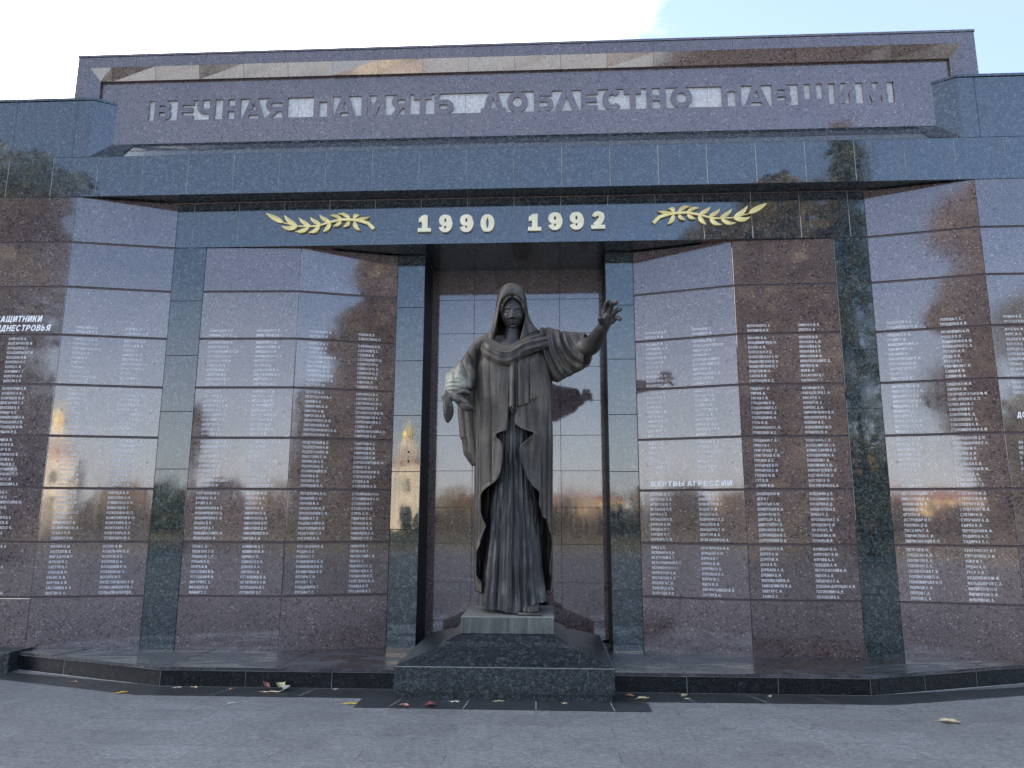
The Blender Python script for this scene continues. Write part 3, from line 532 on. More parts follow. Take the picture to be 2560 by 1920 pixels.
mb.box(-36, -7.80, -.20, 1.29, -.1, 5.5); mb.box(7.80, 20, -.20, 1.29, -.1, 5.5)  # unseen end lengths, added so the wall's shadow covers the paving
mb.box(-36, -13.3, -.24, 1.9, 5.505, 6.86); mb.box(13.3, 20, -.24, 1.9, 5.505, 6.86)
mb.build('wall_core', M['plum_rough'], wall)

# pillars: stacked tiles over a grout core
def tiled_column(name, x0, x1, y, depth, z0, z1, n, mat, grout, gap=.004, parent=wall, inset=.006):
    mb = MB(); h = (z1-z0)/n
    mb.box(x0+.004, x1-.004, y+inset, y+depth, z0, z1, 1)
    for i in range(n):
        tl = (random.gauss(0, .0008), random.gauss(0, .0008))
        mb.obox((x0, y), (x1, y), .02, z0+i*h+(gap/2 if i else 0), z0+(i+1)*h-gap/2, 0, .0025, tl)
    return mb, mb.build(name, [mat, grout], parent)
for s in (-1, 1):
    xa, xb = sorted((s*X3, s*X4))
    tiled_column('pillar', xa, xb, .004, .25, .12, Z_LINTEL-.001, 7, M['black'], M['grout_dark'])
    xa, xb = sorted((s*X0, s*X1))
    mb, pil = tiled_column('pillar', xa, xb, .400, .22, .11, Z_LINTEL-.001, 7, M['black'], M['grout_dark'])
    if s < 0:      # drilled fixing holes on this pillar
        for hx, hz_ in ((-1.29, 2.415), (-1.29, 2.30), (-1.31, 1.665), (-1.32, 1.54)):
            hb = MB(); hb.add([(hx+.013*math.cos(2*math.pi*i/10), .3965, hz_+.013*math.sin(2*math.pi*i/10)) for i in range(10)], [tuple(range(10))])
            hb.build('fixing_hole', M['hole'], pil)
# niche: jambs, back wall, ceiling
YB = 1.055
zt = [.1425, .36, .826, 1.30, 1.757, 2.227, 2.688, 3.148, 3.603, 4.063, 4.531, Z_LINTEL+.02]
for s in (-1, 1):
    mb = MB(); h = (Z_LINTEL-.1425)/7
    x = s*(X0-.0); xi = s*(X0+.03)
    for i in range(7):
        z0, z1 = .1425+i*h+.002, .1425+(i+1)*h-.002
        for y0, y1 in ((.424, .80), (.804, YB)):
            P = [(x, y0, z0), (x, y1, z0), (x, y1, z1), (x, y0, z1)]
            mb.add(P, [(0,1,2,3) if s > 0 else (3,2,1,0)], 0)
    P = [(x+s*.005, .43, .1425), (x+s*.005, YB+.02, .1425), (x+s*.005, YB+.02, Z_LINTEL), (x+s*.005, .43, Z_LINTEL)]
    mb.add(P, [(0,1,2,3) if s > 0 else (3,2,1,0)], 1)
    mb.build('niche_jamb', [M['jamb'], M['grout_dark']], wall)
mb = MB(); gx = [-X0-.01, -.575, .576, X0+.01]
mb.box(-X0-.02, X0+.02, YB+.006, YB+.1, .1425, Z_LINTEL+.02, 1)
for i in range(len(zt)-1):
    for j in range(3):
        mb.obox((gx[j]+.002, YB), (gx[j+1]-.002, YB), .02, zt[i]+.002, zt[i+1]-.002, 0, .0015, (random.gauss(0,.0006), random.gauss(0,.0006)))
mb.build('niche_back_panel', [M['plum'], M['grout_dark']], wall)

# lintel with the dates (front tiles, tiled soffit)
def tiled_front(mb, xs, y, z0, z1, th=.03, gap=.0055, m=0, tilt=.0007):
    for a, b in zip(xs[:-1], xs[1:]):
        mb.obox((a+gap/2, y), (b-gap/2, y), th, z0, z1, m, .002, (random.gauss(0,tilt), random.gauss(0,tilt)))
mb = MB()
lx = [-X4+.0]+[.009+.5755*k for k in range(-7, 8)]+[X4]
tiled_front(mb, lx, -.001, Z_LINTEL, Z_BEAM-.001)
mb.box(-X4+.003, X4-.003, .002, .06, Z_LINTEL+.015, Z_BEAM-.002, 1)
for a, b in zip(lx[:-1], lx[1:]):                     # soffit tiles
    if a > -X2-.2 and b < X2+.2: mb.box(a+.002, b-.002, .034, .402, Z_LINTEL+.012, Z_LINTEL+.03, 2)
    if a > -X1 and b < X1: mb.box(a+.002, b-.002, .406, YB+.02, Z_LINTEL+.012, Z_LINTEL+.03, 2)
mb.box(-X1-.3, X1+.3, .06, YB+.05, Z_LINTEL+.022, Z_LINTEL+.05, 3)
mb.build('date_lintel', [M['blue'], M['grout_light'], M['black'], M['grout_light']], wall)

# the long beam above: front tiles, sloped top course, dark soffit
YBM = -.262; YF = -.12
BX = 12.9
bx = sorted([.018+.576*k for k in range(-22, 23)])
mb = MB()
tiled_front(mb, bx, YBM, Z_BEAM, Z_BEAMTOP)
mb.box(bx[0], bx[-1], YBM+.003, YBM+.2, Z_BEAM+.015, Z_BEAMTOP-.002, 1)
CX0, CX1 = 5.315, 5.10                                # where the side blocks cut the slope, front and back
ZC = 6.285
for a, b in zip(bx[:-1], bx[1:]):
    if a > -CX0-.5 and b < CX0+.5:
        a2, b2 = max(a+.002, -CX0), min(b-.002, CX0)
        if b2-a2 < .03: continue
        mb.quad((a2, YBM+.001, Z_BEAMTOP+.001), (b2, YBM+.001, Z_BEAMTOP+.001), (min(b2, CX0), YF, ZC), (max(a2, -CX0), YF, ZC), 0)
mb.quad((-CX0, YBM+.006, Z_BEAMTOP-.004), (CX0, YBM+.006, Z_BEAMTOP-.004), (CX0, YF+.006, ZC-.004), (-CX0, YF+.006, ZC-.004), 1)
for a, b in zip(bx[:-1], bx[1:]):                     # soffit
    if a > -X5-.6 and b < X5+.6: mb.box(a+.002, b-.002, YBM+.034, .02, Z_BEAM+.012, Z_BEAM+.03, 2)
mb.box(-X5-.5, X5+.5, YBM+.034, .03, Z_BEAM+.022, Z_BEAM+.05, 1)
mb.build('cornice_beam', [M['blue'], M['grout_light'], M['black']], wall)

# side blocks with angled ends and a projecting cap
ZB = 6.825
for s in (-1, 1):
    mb = MB()
    ed = [5.318, 5.52, 6.31, 7.10, 7.88, 8.67, 9.46, 10.25, 11.04, 11.83, 12.8]
    for a, b in zip(ed[:-1], ed[1:]):
        xa, xb = sorted((s*a, s*b))
        mb.obox((xa+.002, YBM+.002), (xb-.002, YBM+.002), .03, Z_BEAMTOP+.003, ZB, 0, .002, (random.gauss(0,.0007), random.gauss(0,.0007)))
    A, B = ((s*5.318, YBM+.002), (s*CX1, YF)) if s < 0 else ((s*CX1, YF), (s*5.318, YBM+.002))
    mb.obox(A, B, .03, Z_BEAMTOP+.003, ZB, 0, .002)
    # body behind the tiles
    xa, xb = sorted((s*5.325, s*12.8))
    mb.box(xa, xb, YBM+.012, .6, Z_BEAMTOP+.01, ZB-.004, 1)
    # cap
    o = .012
    poly = [(s*(CX1-o), YF), (s*(5.318-.3*o), YBM-o), (s*12.82, YBM-o), (s*12.82, .62), (s*(CX1-o), .62)]
    if s < 0: poly = poly[::-1]
    mb.prism(poly, ZB+.002, ZB+.034, 2)
    mb.build('side_block', [M['blue'], M['grout_dark'], M['black']], wall)

# frieze: stone frame with a sloped inner edge round the inscription panel
fr = wall
FX, FZ = 5.62, 7.465
YO = -.205
mb = MB()
ix, iz = 5.325, 7.150          # inner edge of the slope
mxx, mz = 5.455, 7.318        # where the flat band ends
def rnd(): return random.gauss(0, .0008)
cuts = [-FX]+sorted([-4.85,-3.93,-2.9,-1.95,-1.05,-.12,.95,1.75,2.72,3.7,4.62])+[FX]
for a, b in zip(cuts[:-1], cuts[1:]):                   # flat band, top
    a2 = a+.0015; b2 = b-.0015
    la = -mxx if a == -FX else a2; lb = mxx if b == FX else b2
    mb.quad((la, YO, mz), (lb, YO, mz), (b2, YO, FZ), (a2, YO, FZ), 0)
cuts2 = [-mxx]+[.02+.577*k for k in range(-9, 10)]+[mxx]
for k, (a, b) in enumerate(zip(cuts2[:-1], cuts2[1:])): # sloped band, top: every tile sits a hair differently
    a2, b2 = a+.0015, b-.0015; d = random.gauss(0, .004)
    la = -ix if k == 0 else a2; lb = ix if k == len(cuts2)-2 else b2
    mb.quad((la, YF-.035+d, iz), (lb, YF-.035-d*.4, iz), (b2, YO+.001, mz-.001), (a2, YO+.001, mz-.001), 1)
for s in (-1, 1):
    f = (lambda q: q) if s > 0 else (lambda q: q[::-1])
    mb.add(f([(s*mxx, YO, 6.2), (s*FX, YO, 6.2), (s*FX, YO, FZ), (s*mxx, YO, mz)]), [(0,1,2,3)], 0)
    mb.add(f([(s*ix, YF-.035, 6.2), (s*mxx, YO+.001, 6.2), (s*mxx, YO+.001, mz-.001), (s*ix, YF-.035, iz)]), [(0,1,2,3)], 0)
    mb.add(f([(s*FX, YO, 6.2), (s*FX, .62, 6.2), (s*FX, .62, FZ), (s*FX, YO, FZ)]), [(0,1,2,3)], 0)
    mb.add(f([(s*(ix+.004), YF, 6.2), (s*ix, YF-.035, 6.2), (s*ix, YF-.035, iz), (s*(ix+.004), YF, iz)]), [(0,1,2,3)], 0)
mb.quad((-ix, YF, iz+.004), (ix, YF, iz+.004), (ix, YF-.035, iz), (-ix, YF-.035, iz), 0)
mb.box(-FX-.008, FX+.008, YO-.01, .64, FZ+.002, FZ+.03, 0)
mb.box(-FX+.02, FX-.02, .0, .62, 6.1, FZ-.005, 0)
mb.build('frieze_frame', [M['plum'], M['plum_slope']], fr)
# the panel, with a sunk band; the letters stand flush in it
SX0, SX1, SZ0, SZ1 = -4.672, 4.650, 6.603, 6.880
YR = YF+.026
mb = MB()
pj = [-5.325, -2.731, -.596, 2.412, 5.325]
for a, b in zip(pj[:-1], pj[1:]):
    mb.quad((a+.001, YF, ZC-.02), (b-.001, YF, ZC-.02), (b-.001, YF, SZ0), (a+.001, YF, SZ0))
    mb.quad((a+.001, YF, SZ1), (b-.001, YF, SZ1), (b-.001, YF, iz+.004), (a+.001, YF, iz+.004))
mb.quad((-5.325, YF, SZ0), (SX0, YF, SZ0), (SX0, YF, SZ1), (-5.325, YF, SZ1))
mb.quad((SX1, YF, SZ0), (5.325, YF, SZ0), (5.325, YF, SZ1), (SX1, YF, SZ1))
mb.quad((SX0, YF, SZ0), (SX1, YF, SZ0), (SX1, YR, SZ0), (SX0, YR, SZ0))
mb.quad((SX0, YR, SZ1), (SX1, YR, SZ1), (SX1, YF, SZ1), (SX0, YF, SZ1))
mb.quad((SX0, YF, SZ0), (SX0, YR, SZ0), (SX0, YR, SZ1), (SX0, YF, SZ1))
mb.quad((SX1, YR, SZ0), (SX1, YF, SZ0), (SX1, YF, SZ1), (SX1, YR, SZ1))
mb.quad((-5.34, YF+.01, ZC-.03), (5.34, YF+.01, ZC-.03), (5.34, YF+.01, SZ0), (-5.34, YF+.01, SZ0), 1)
panel = mb.build('inscription_panel', [M['plum'], M['grout_dark']], fr)
mb = MB()
pj2 = [SX0, -2.731, -.596, 2.412, SX1]
for a, b in zip(pj2[:-1], pj2[1:]): mb.quad((a, YR, SZ0), (b-.004, YR, SZ0), (b-.004, YR, SZ1), (a, YR, SZ1))
mb.build('sunk_band', M['carved'], panel)
LET = [('В',-4.599,-4.383),('Е',-4.297,-4.084),('Ч',-4.04,-3.806),('Н',-3.706,-3.477),('А',-3.447,-3.158),('Я',-3.147,-2.863),('П',-2.528,-2.282),('А',-2.268,-1.986),('М',-1.916,-1.612),('Я',-1.529,-1.297),('Т',-1.248,-1.03),('Ь',-.988,-.745),('Д',-.404,-.091),('О',-.074,.187),('Б',.263,.503),('Л',.515,.825),('Е',.847,1.056),('С',1.111,1.361),('Т',1.381,1.593),('Н',1.655,1.894),('О',1.953,2.216),('П',2.576,2.813),('А',2.847,3.149),('В',3.185,3.418),('Ш',3.503,3.868),('И',3.941,4.189),('М',4.281,4.57)]
mb = MB()
def raised(mb, ch, x0, x1, z0, z1, y0, y1, th, thx=None):
    """one capital fitted to a rectangle and extruded from y0 (front) back to y1"""
    S, W = glyph(ch, th, 10, thx or 1.0)
    for k, st in enumerate(S):
        d = .00025*k
        n = len(st)
        for i, q in enumerate(st):
            P = [(x0+p[0]/W*(x1-x0), z0+p[1]*(z1-z0)) for p in q]
            m_ = len(P)
            mb.add([(x, y0-d, z) for x, z in P], [tuple(range(m_))])
            sides = [(j, (j+1) % m_) for j in range(m_)]
            if n > 1: sides = [(0, 1), (2, 3)] + ([(3, 0)] if i == 0 else []) + ([(1, 2)] if i == n-1 else [])
            mb.add([(x, y0-d, z) for x, z in P]+[(x, y1, z) for x, z in P], [(b_, a_, a_+m_, b_+m_) for a_, b_ in sides])
for li, (ch, a, b) in enumerate(LET):
    z0, z1 = SZ0, SZ1
    if li in (6, 12, 21): mb.build('inscription_word', [M['plum']], panel); mb = MB()
    if ch == 'Л':
        w = .40
        mb.plate([(a, z0), (a+(b-a)*.27, z0), ((a+b)/2, z0+(z1-z0)*.70), (b-(b-a)*.27, z0), (b, z0), (b-(b-a)*.33, z1), (a+(b-a)*.33, z1)], YF, YR)
    elif ch == 'Д':
        q = lambda u, v: (a+(b-a)*u, z0+(z1-z0)*v)
        mb.plate([q(0,0), q(.5,0), q(.5,.22), q(.36,.22), q(.5,.72), q(.5,1), q(.32,1), q(.12,.22), q(0,.22)], YF, YR)
        mb.plate([q(.5,0), q(1,0), q(1,.22), q(.88,.22), q(.68,1), q(.5,1), q(.5,.72), q(.64,.22), q(.5,.22)], YF, YR)
    else:
        wdt = (b-a)/(z1-z0)
        raised(mb, ch, a, b, z0, z1, YF, YR, .235 if ch in 'ВЕБЯЬА' else .26, wdt/WID[ch])
mb.build('inscription_word', [M['plum']], panel)

# the dates: cast numerals standing off the lintel
DIG = [('1',-1.17,-1.009,5.091),('9',-.909,-.746,5.087),('9',-.651,-.486,5.085),('0',-.395,-.232,5.083),('1',.183,.345,5.082),('9',.434,.603,5.092),('9',.695,.863,5.092),('2',.952,1.12,5.093)]
for ch, a, b, zb in DIG:
    mb = MB(); zb -= .012; zt_ = zb+.216
    if ch == '1':
        q = lambda u, v: (a+(b-a)*u, zb+(zt_-zb)*v)
        mb.plate([q(0,0), q(1,0), q(1,.22), q(.73,.22), q(.73,1), q(.36,1), q(.06,.80), q(.06,.58), q(.31,.62), q(.31,.22), q(0,.22)], -.036, -.004)
    else:
        raised(mb, ch, a, b, zb-(.003 if ch != '2' else 0), zt_+.003, -.036, -.004, .28)
    mb.build('date_numeral', M['gold_pale'], wall)

# laurel branches
STEM = [(-2.864,5.232),(-2.714,5.192),(-2.672,5.182),(-2.521,5.177),(-2.419,5.183),(-2.272,5.23),(-2.13,5.259),(-2.028,5.257),(-1.932,5.248),(-1.795,5.207),(-1.721,5.131)]
LEAF = [((-2.864,5.234),(-3.092,5.363),.062,0),((-2.682,5.184),(-2.864,5.327),.056,.012),((-2.679,5.18),(-2.883,5.173),.058,.018),((-2.518,5.181),(-2.673,5.289),.048,.008),((-2.531,5.17),(-2.702,5.102),.048,.018),((-2.389,5.2),(-2.53,5.295),.048,.008),((-2.399,5.189),(-2.53,5.082),.05,.02),((-2.275,5.233),(-2.414,5.322),.048,.008),((-2.264,5.219),(-2.345,5.096),.05,.008),((-2.13,5.266),(-2.273,5.323),.044,-.012),((-2.129,5.234),(-2.224,5.166),.044,.006),((-2.021,5.271),(-2.17,5.346),.044,-.014),((-2.023,5.232),(-2.098,5.155),.044,.006),((-1.977,5.267),(-1.908,5.321),.05,.016),((-1.969,5.231),(-1.896,5.104),.052,-.012),((-1.939,5.256),(-1.777,5.281),.036,-.004)]
def branch(mirror):
    # right branch: same casting mirrored about x = -0.045, shifted
    T = (lambda p: p) if not mirror else (lambda p: (-p[0]-.018, p[1]+.012))
    mb = MB(); y0, y1 = -.030, -.006
    wid = [.006,.007,.008,.010,.013,.016,.018,.019,.021,.024,.026]
    pts = [Vector(p) for p in STEM]; n = len(pts)
    lft, rgt = [], []
    for i, p in enumerate(pts):
        d = (pts[min(i+1,n-1)]-pts[max(0,i-1)]).normalized(); nn = Vector((-d.y, d.x))
        lft.append(p+nn*wid[i]*.8); rgt.append(p-nn*wid[i]*.8)
    for i in range(n-1):
        poly = [T(rgt[i]), T(rgt[i+1]), T(lft[i+1]), T(lft[i])]
        if mirror: poly = poly[::-1]
        mb.plate(poly, y0-.0006*i, y1)
    o = mb.build('laurel_branch', M['gold'], wall)
    for k, (a, b, w, bend) in enumerate(LEAF):
        A, B = Vector(a), Vector(b); d = B-A; nn = Vector((-d.y, d.x)).normalized()
        mb = MB(); m_ = 14; up, dn, mid = [], [], []
        for i in range(m_+1):
            t = i/m_; wd = w*.52*math.sin(math.pi*min(1, t**.75))**.8 if 0 < t < 1 else 0
            c = A+d*t+nn*bend*math.sin(math.pi*t)*1.0+nn*bend*(-.9)*max(0, t-.72)/.28
            up.append(c+nn*wd); dn.append(c-nn*wd); mid.append(c)
        # folded leaf blade: two halves meeting at a raised midrib
        yl = y0-.001-.0004*k
        vs = []; 
        for i in range(m_+1):
            for p, yy in ((up[i], yl), (mid[i], yl-.007*math.sin(math.pi*i/m_)), (dn[i], yl)):
                q = T(p); vs.append((q[0], yy, q[1]))
        nb = len(vs)
        for i in range(m_+1):
            for p in (up[i], dn[i]):
                q = T(p); vs.append((q[0], y1, q[1]))
        fs = []
        for i in range(m_):
            fs += [(3*i+1, 3*i+4, 3*i+3, 3*i), (3*i+2, 3*i+5, 3*i+4, 3*i+1)]
            fs += [(3*i, 3*i+3, nb+2*i+2, nb+2*i), (nb+2*i+1, nb+2*i+3, 3*i+5, 3*i+2)]
        if mirror: fs = [f[::-1] for f in fs]
        mb.add(vs, fs)
        mb.build('laurel_leaf', M['gold'], o, recalc=False)
    return o
branch(False); branch(True)
# ------------------------------------------------------------------ the bronze statue
def bronze(name, dark, mid, pat, verd=False, rough=.5, metal=.25):
    m, nt, p = newmat(name); N = NT(nt)
    st = N.noise(1.0, 5, .62, .4, N.vec((16, 16, 1.6)))
    cl = N.noise(2.4, 5, .62)
    fine = N.noise(45, 4, .65)
    base = N.ramp(N.math('MULTIPLY_ADD', st, .55, N.math('MULTIPLY', cl, .45)), [(.40, dark), (.50, mid), (.60, pat)])
    base = N.mix(.5, base, N.ramp(fine, [(.3, .7), (.7, 1.3)]), 'MULTIPLY')
    # paler where the surface faces up, broken by noise
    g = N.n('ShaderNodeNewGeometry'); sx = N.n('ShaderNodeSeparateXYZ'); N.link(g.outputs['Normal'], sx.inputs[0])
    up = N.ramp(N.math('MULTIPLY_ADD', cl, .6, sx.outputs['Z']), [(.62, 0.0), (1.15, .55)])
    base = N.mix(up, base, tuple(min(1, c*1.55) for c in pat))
    # pale runs left by rain
    run = N.noise(1.0, 3, .5, .2, N.vec((60, 60, 1.1)))
    base = N.mix(N.ramp(run, [(.66, 0.0), (.74, .4)]), base, tuple(min(1, c*1.9) for c in pat))
    if verd:
        d = N.n('ShaderNodeVectorMath', operation='DISTANCE'); N.link(N.vec((1.0, .7, .85)), d.inputs[0]); d.inputs[1].default_value = (-.64, -.19, 2.20)
        ed = N.math('MULTIPLY_ADD', N.noise(9, 6, .7), .34, d.outputs['Value'])
        fac = N.ramp(ed, [(.24, .9), (.44, 0.0)])
        base = N.mix(fac, base, N.ramp(N.noise(14, 5, .7), [(.36, (.20,.20,.155)), (.52, (.42,.42,.34)), (.68, (.62,.62,.53))]))
    N.link(base, p.inputs['Base Color'])
    N.link(N.ramp(fine, [(.3, rough-.08), (.7, rough+.1)]), p.inputs['Roughness'])
    p.inputs['Metallic'].default_value = metal; p.inputs['IOR'].default_value = 1.5
    N.bump(N.noise(11, 7, .72), .75, .016, p)
    return m
M['bronze'] = bronze('brown_bronze', (.020,.019,.017), (.054,.047,.039), (.118,.101,.080), rough=.40, metal=.12)
M['bronze_dark'] = bronze('dark_bronze', (.014,.015,.017), (.038,.039,.040), (.125,.126,.122), rough=.42)
M['bronze_verd'] = bronze('verdigris_bronze', (.020,.019,.017), (.054,.047,.039), (.118,.101,.080), True, rough=.55, metal=.08)
M['bronze_skin'] = bronze('smooth_dark_bronze', (.036,.036,.036), (.058,.056,.053), (.090,.084,.075), rough=.42)
M['bronze_plinth'] = bronze('green_grey_bronze', (.070,.080,.078), (.115,.125,.118), (.165,.17,.155), rough=.55, metal=.1)

statue = empty('bronze_statue', (0, -.53, .497), 'larger than life bronze statue of a hooded robed woman reaching out one hand', 'statue')
def I(x, xs, ys): return np.interp(x, xs, ys)
def sm(x): x = np.clip(x, 0, 1); return x*x*(3-2*x)
def gs(x, c, w): return np.exp(-((x-c)/w)**2)
def valleys(t, cs, w):
    """crisp creases at the listed places between rounded ridges"""
    o = np.zeros_like(t)
    for c, d in cs: o -= d*np.exp(-np.abs((t-c)/w)**1.3)
    return o
def nz1(t, seed, f):
    k = np.arange(1, 6); ph = np.random.default_rng(seed).uniform(0, 6.28, 5)
    return sum(np.sin(f*q*t+p)/q for q, p in zip(k, ph))/2.3
def cloth(mb, name, mat, thick=.012, sub=0, parent=None, off=-1.0):
    for k in range(len(mb.v)):           # object origin is the statue's: bring world metres into it
        v = mb.v[k]; mb.v[k] = (v[0], v[1]+.53, v[2]-.497)
    o = mb.build(name, mat, parent or statue)
    if thick:
        md = o.modifiers.new('thick', 'SOLIDIFY'); md.thickness = thick; md.offset = off
    if sub:
        md = o.modifiers.new('sub', 'SUBSURF'); md.levels = sub; md.render_levels = sub
    if thick or sub: apply_mods(o)
    o.data.polygons.foreach_set('use_smooth', [True]*len(o.data.polygons))
    return o

# --- inner robe
nu, nv = 300, 110
th = np.linspace(-math.pi, math.pi, nu, endpoint=False)      # 0 = front
P = np.zeros((nv, nu, 3))
hem = I(np.sin(th), [-1,-.85,-.72,-.55,-.5,-.3,-.08,.04,.25,.45,.70,.90,1], [.715,.728,.716,.700,.712,.700,.688,.676,.700,.735,.766,.778,.775])
hem = np.where(np.cos(th) > 0, hem, .72)
vall = [(-.52,1.0),(.06,.9),(.36,.7),(.60,.8),(-.22,.45),(-.78,.6),(.84,.6),(-1.1,.6),(1.15,.6),(.20,.35),(-.36,.35),(1.5,.6),(-1.5,.6)]
for j in range(nv):
    f = j/(nv-1); z = hem+(3.35-hem)*f**1.15
    a = I(z, [.67,.76,1.0,1.4,1.6,2.1,2.6,3.35], [.395,.381,.341,.297,.275,.225,.205,.23])
    b = I(z, [.67,.76,1.0,1.4,1.6,2.1,2.6,3.35], [.375,.36,.325,.275,.255,.225,.215,.19])
    amp = I(z, [.68,1.0,1.6,2.6,3.3], [.085,.070,.046,.026,.01])
    wv = .05*np.sin(3.1*z+4*th)*sm((z-.8)/1.2)+.05*np.sin(1.4*z+2.3*th)+.02*np.sin(5.2*z+6*th)
    d = amp*valleys(th+wv, vall, .085)+amp*.30*nz1(th*3+wv*3, 3, 2.1)*sm((2.4-z)/1.0+.5)
    d += .010*nz1(th*9+.4*np.sin(z*4+th*3), 8, 1.7)*sm((z-1.1)/.8)
    d += .006*nz1(th*17+1.1*np.sin(2.2*z+th*5), 31, 1.3)
    d += .007*np.sin(22*z+9*th+2*np.sin(5*th))*sm((z-1.2)/.5)*sm((2.5-z)/.3)*np.abs(np.sin(8*th))
    P[j, :, 0] = .043+(a+d)*np.sin(th); P[j, :, 1] = -.52-(b+d)*np.cos(th); P[j, :, 2] = z
mb = MB(); mb.grid(P, flip=True, closed=True)
mb.add([tuple(q) for q in P[0]], [tuple(range(nu))], 0, True)
cloth(mb, 'robe', M['bronze_dark'], 0)

# --- mantle, open down the front
ZL = [.95,1.036,1.116,1.256,1.377,1.478,1.539,1.60,1.682,1.785,1.846,1.90,1.942,1.985,2.033,2.116,2.221,2.305,2.381,2.424,2.458,2.487,2.510,2.524,2.56,2.69,2.86,3.10,3.2,3.6]
XL = [-.273,-.328,-.337,-.326,-.290,-.246,-.221,-.255,-.289,-.294,-.287,-.258,-.208,-.140,-.100,-.075,-.059,-.059,-.064,-.085,-.123,-.128,-.094,-.030,-.018,-.012,.02,.04,.04,.04]
ZRr = [.844,.903,1.001,1.08,1.20,1.34,1.44,1.521,1.602,1.663,1.745,1.806,1.862,1.892,1.95,2.029,2.129,2.221,2.313,2.364,2.41,2.482,2.506,2.522,2.545,2.575,2.602,2.687,2.773,3.10,3.2,3.6]
XR = [.40,.42,.425,.405,.415,.43,.425,.405,.372,.334,.305,.301,.310,.302,.244,.194,.152,.127,.110,.118,.160,.245,.255,.203,.139,.097,.067,.063,.071,.070,.03,.03]
zs = np.unique(np.concatenate([np.linspace(.86, 3.62, 170), np.linspace(2.44, 2.62, 30), np.linspace(1.84, 2.0, 24), np.linspace(1.5, 1.62, 12)]))
nu = 260; P = np.zeros((len(zs), nu, 3)); n_ = 2.6; cx = .040
for j, z in enumerate(zs):
    a = I(z, [.86,1.0,1.1,1.35,1.7,2.46,2.7,3.1,3.42,3.52,3.62], [.385,.400,.402,.408,.407,.413,.41,.413,.405,.36,.27])
    bf = I(z, [.86,1.4,2.0,2.6,3.0,3.28,3.42,3.5,3.62], [.24,.26,.265,.265,.275,.26,.16,.08,.03])
    bb = I(z, [.86,1.4,2.6,3.3,3.62], [.32,.28,.25,.25,.20])
    s0 = np.clip((I(z, ZL, XL)-cx)/a, -.985, .985); s1 = np.clip((I(z, ZRr, XR)-cx)/a, -.985, .985)
    t0 = -math.asin(abs(s0)**(n_/2))*(1 if s0 < 0 else -1); t1 = math.asin(abs(s1)**(n_/2))*(1 if s1 > 0 else -1)
    # param: from left edge t0 going left, round the back, to right edge t1; more samples near both edges
    u = np.linspace(0, 1, nu); uu = u-.10*np.sin(2*math.pi*u)/(2*math.pi)*-1.0*.0
    tt = t0-(2*math.pi+t0-t1)*u
    sx, cy_ = np.sin(tt), np.cos(tt)
    ex = np.sign(sx)*np.abs(sx)**(2/n_); ey = np.sign(cy_)*np.abs(cy_)**(2/n_)
    ang = np.arctan2(sx, cy_)
    dz = z
    folds = [(-.50,.7),(-.88,.55),(-1.12,.45),(-1.35,.5),(.80,.5),(1.10,.55),(1.35,.6),(1.6,.7),(-1.6,.7),(2.0,.8),(-2.0,.8),(2.5,.8),(-2.5,.8),(3.0,.8)]
    amp = I(z, [.86,1.6,2.4,3.0,3.5], [.030,.040,.042,.028,.006])*(1+.5*np.sin(ang*7+z*1.3))
    d = amp*.34*nz1(ang*1.7+.30*math.sin(1.3*z+1), 11, 1.5)
    for q, (c_, dp) in enumerate(folds):
        cq = c_+.045*math.sin(1.15*z+2.1*q)+.015*math.sin(3.3*z+q); wq = (.045, .085, .12, .06)[q % 4]*(1+.35*math.sin(1.7*z+q)); dq = dp*(.35+.85*math.sin(.95*z+1.7*q)**2)
        d = d-amp*dq*np.exp(-np.abs((ang-cq)/wq)**1.25)+amp*.35*dq*np.exp(-((ang-cq-1.5*wq)/(1.1*wq))**2)
    # lips of the front edges curl outwards
    el = (t0-tt)*a; er = (tt-(t1-2*math.pi))*a
    lip = .022*np.exp(-(el/.05)**2)+.022*np.exp(-(er/.05)**2)
    lip *= sm((2.75-z)/.3)
    dd = d+lip
    P[j, :, 0] = cx+(a+dd*np.abs(ex))*ex; P[j, :, 1] = -.52-np.where(cy_ > 0, bf+dd, bb+dd)*ey; P[j, :, 2] = z
mb = MB(); mb.grid(P, flip=False)
cloth(mb, 'mantle', M['bronze'], .014)

# --- mantle tail hanging behind the left arm
zs = np.linspace(2.20, 3.05, 50); nu = 60; P = np.zeros((50, nu, 3))
for j, z in enumerate(zs):
    xl = I(z, [2.20,2.217,2.285,2.295,2.325,2.475,2.49,2.52,2.79,3.05], [-.372,-.385,-.437,-.440,-.464,-.486,-.504,-.508,-.538,-.50]); xr = -.30
    u = np.linspace(0, 1, nu); x = xl+(xr-xl)*u
    P[j, :, 0] = x; P[j, :, 1] = -.50-.05*np.sin(math.pi*u)-.018*np.sin(u*19+.6*math.sin(z*3)); P[j, :, 2] = z
mb = MB(); mb.grid(P, flip=False); cloth(mb, 'mantle_tail', M['bronze'], .05, off=1.0)

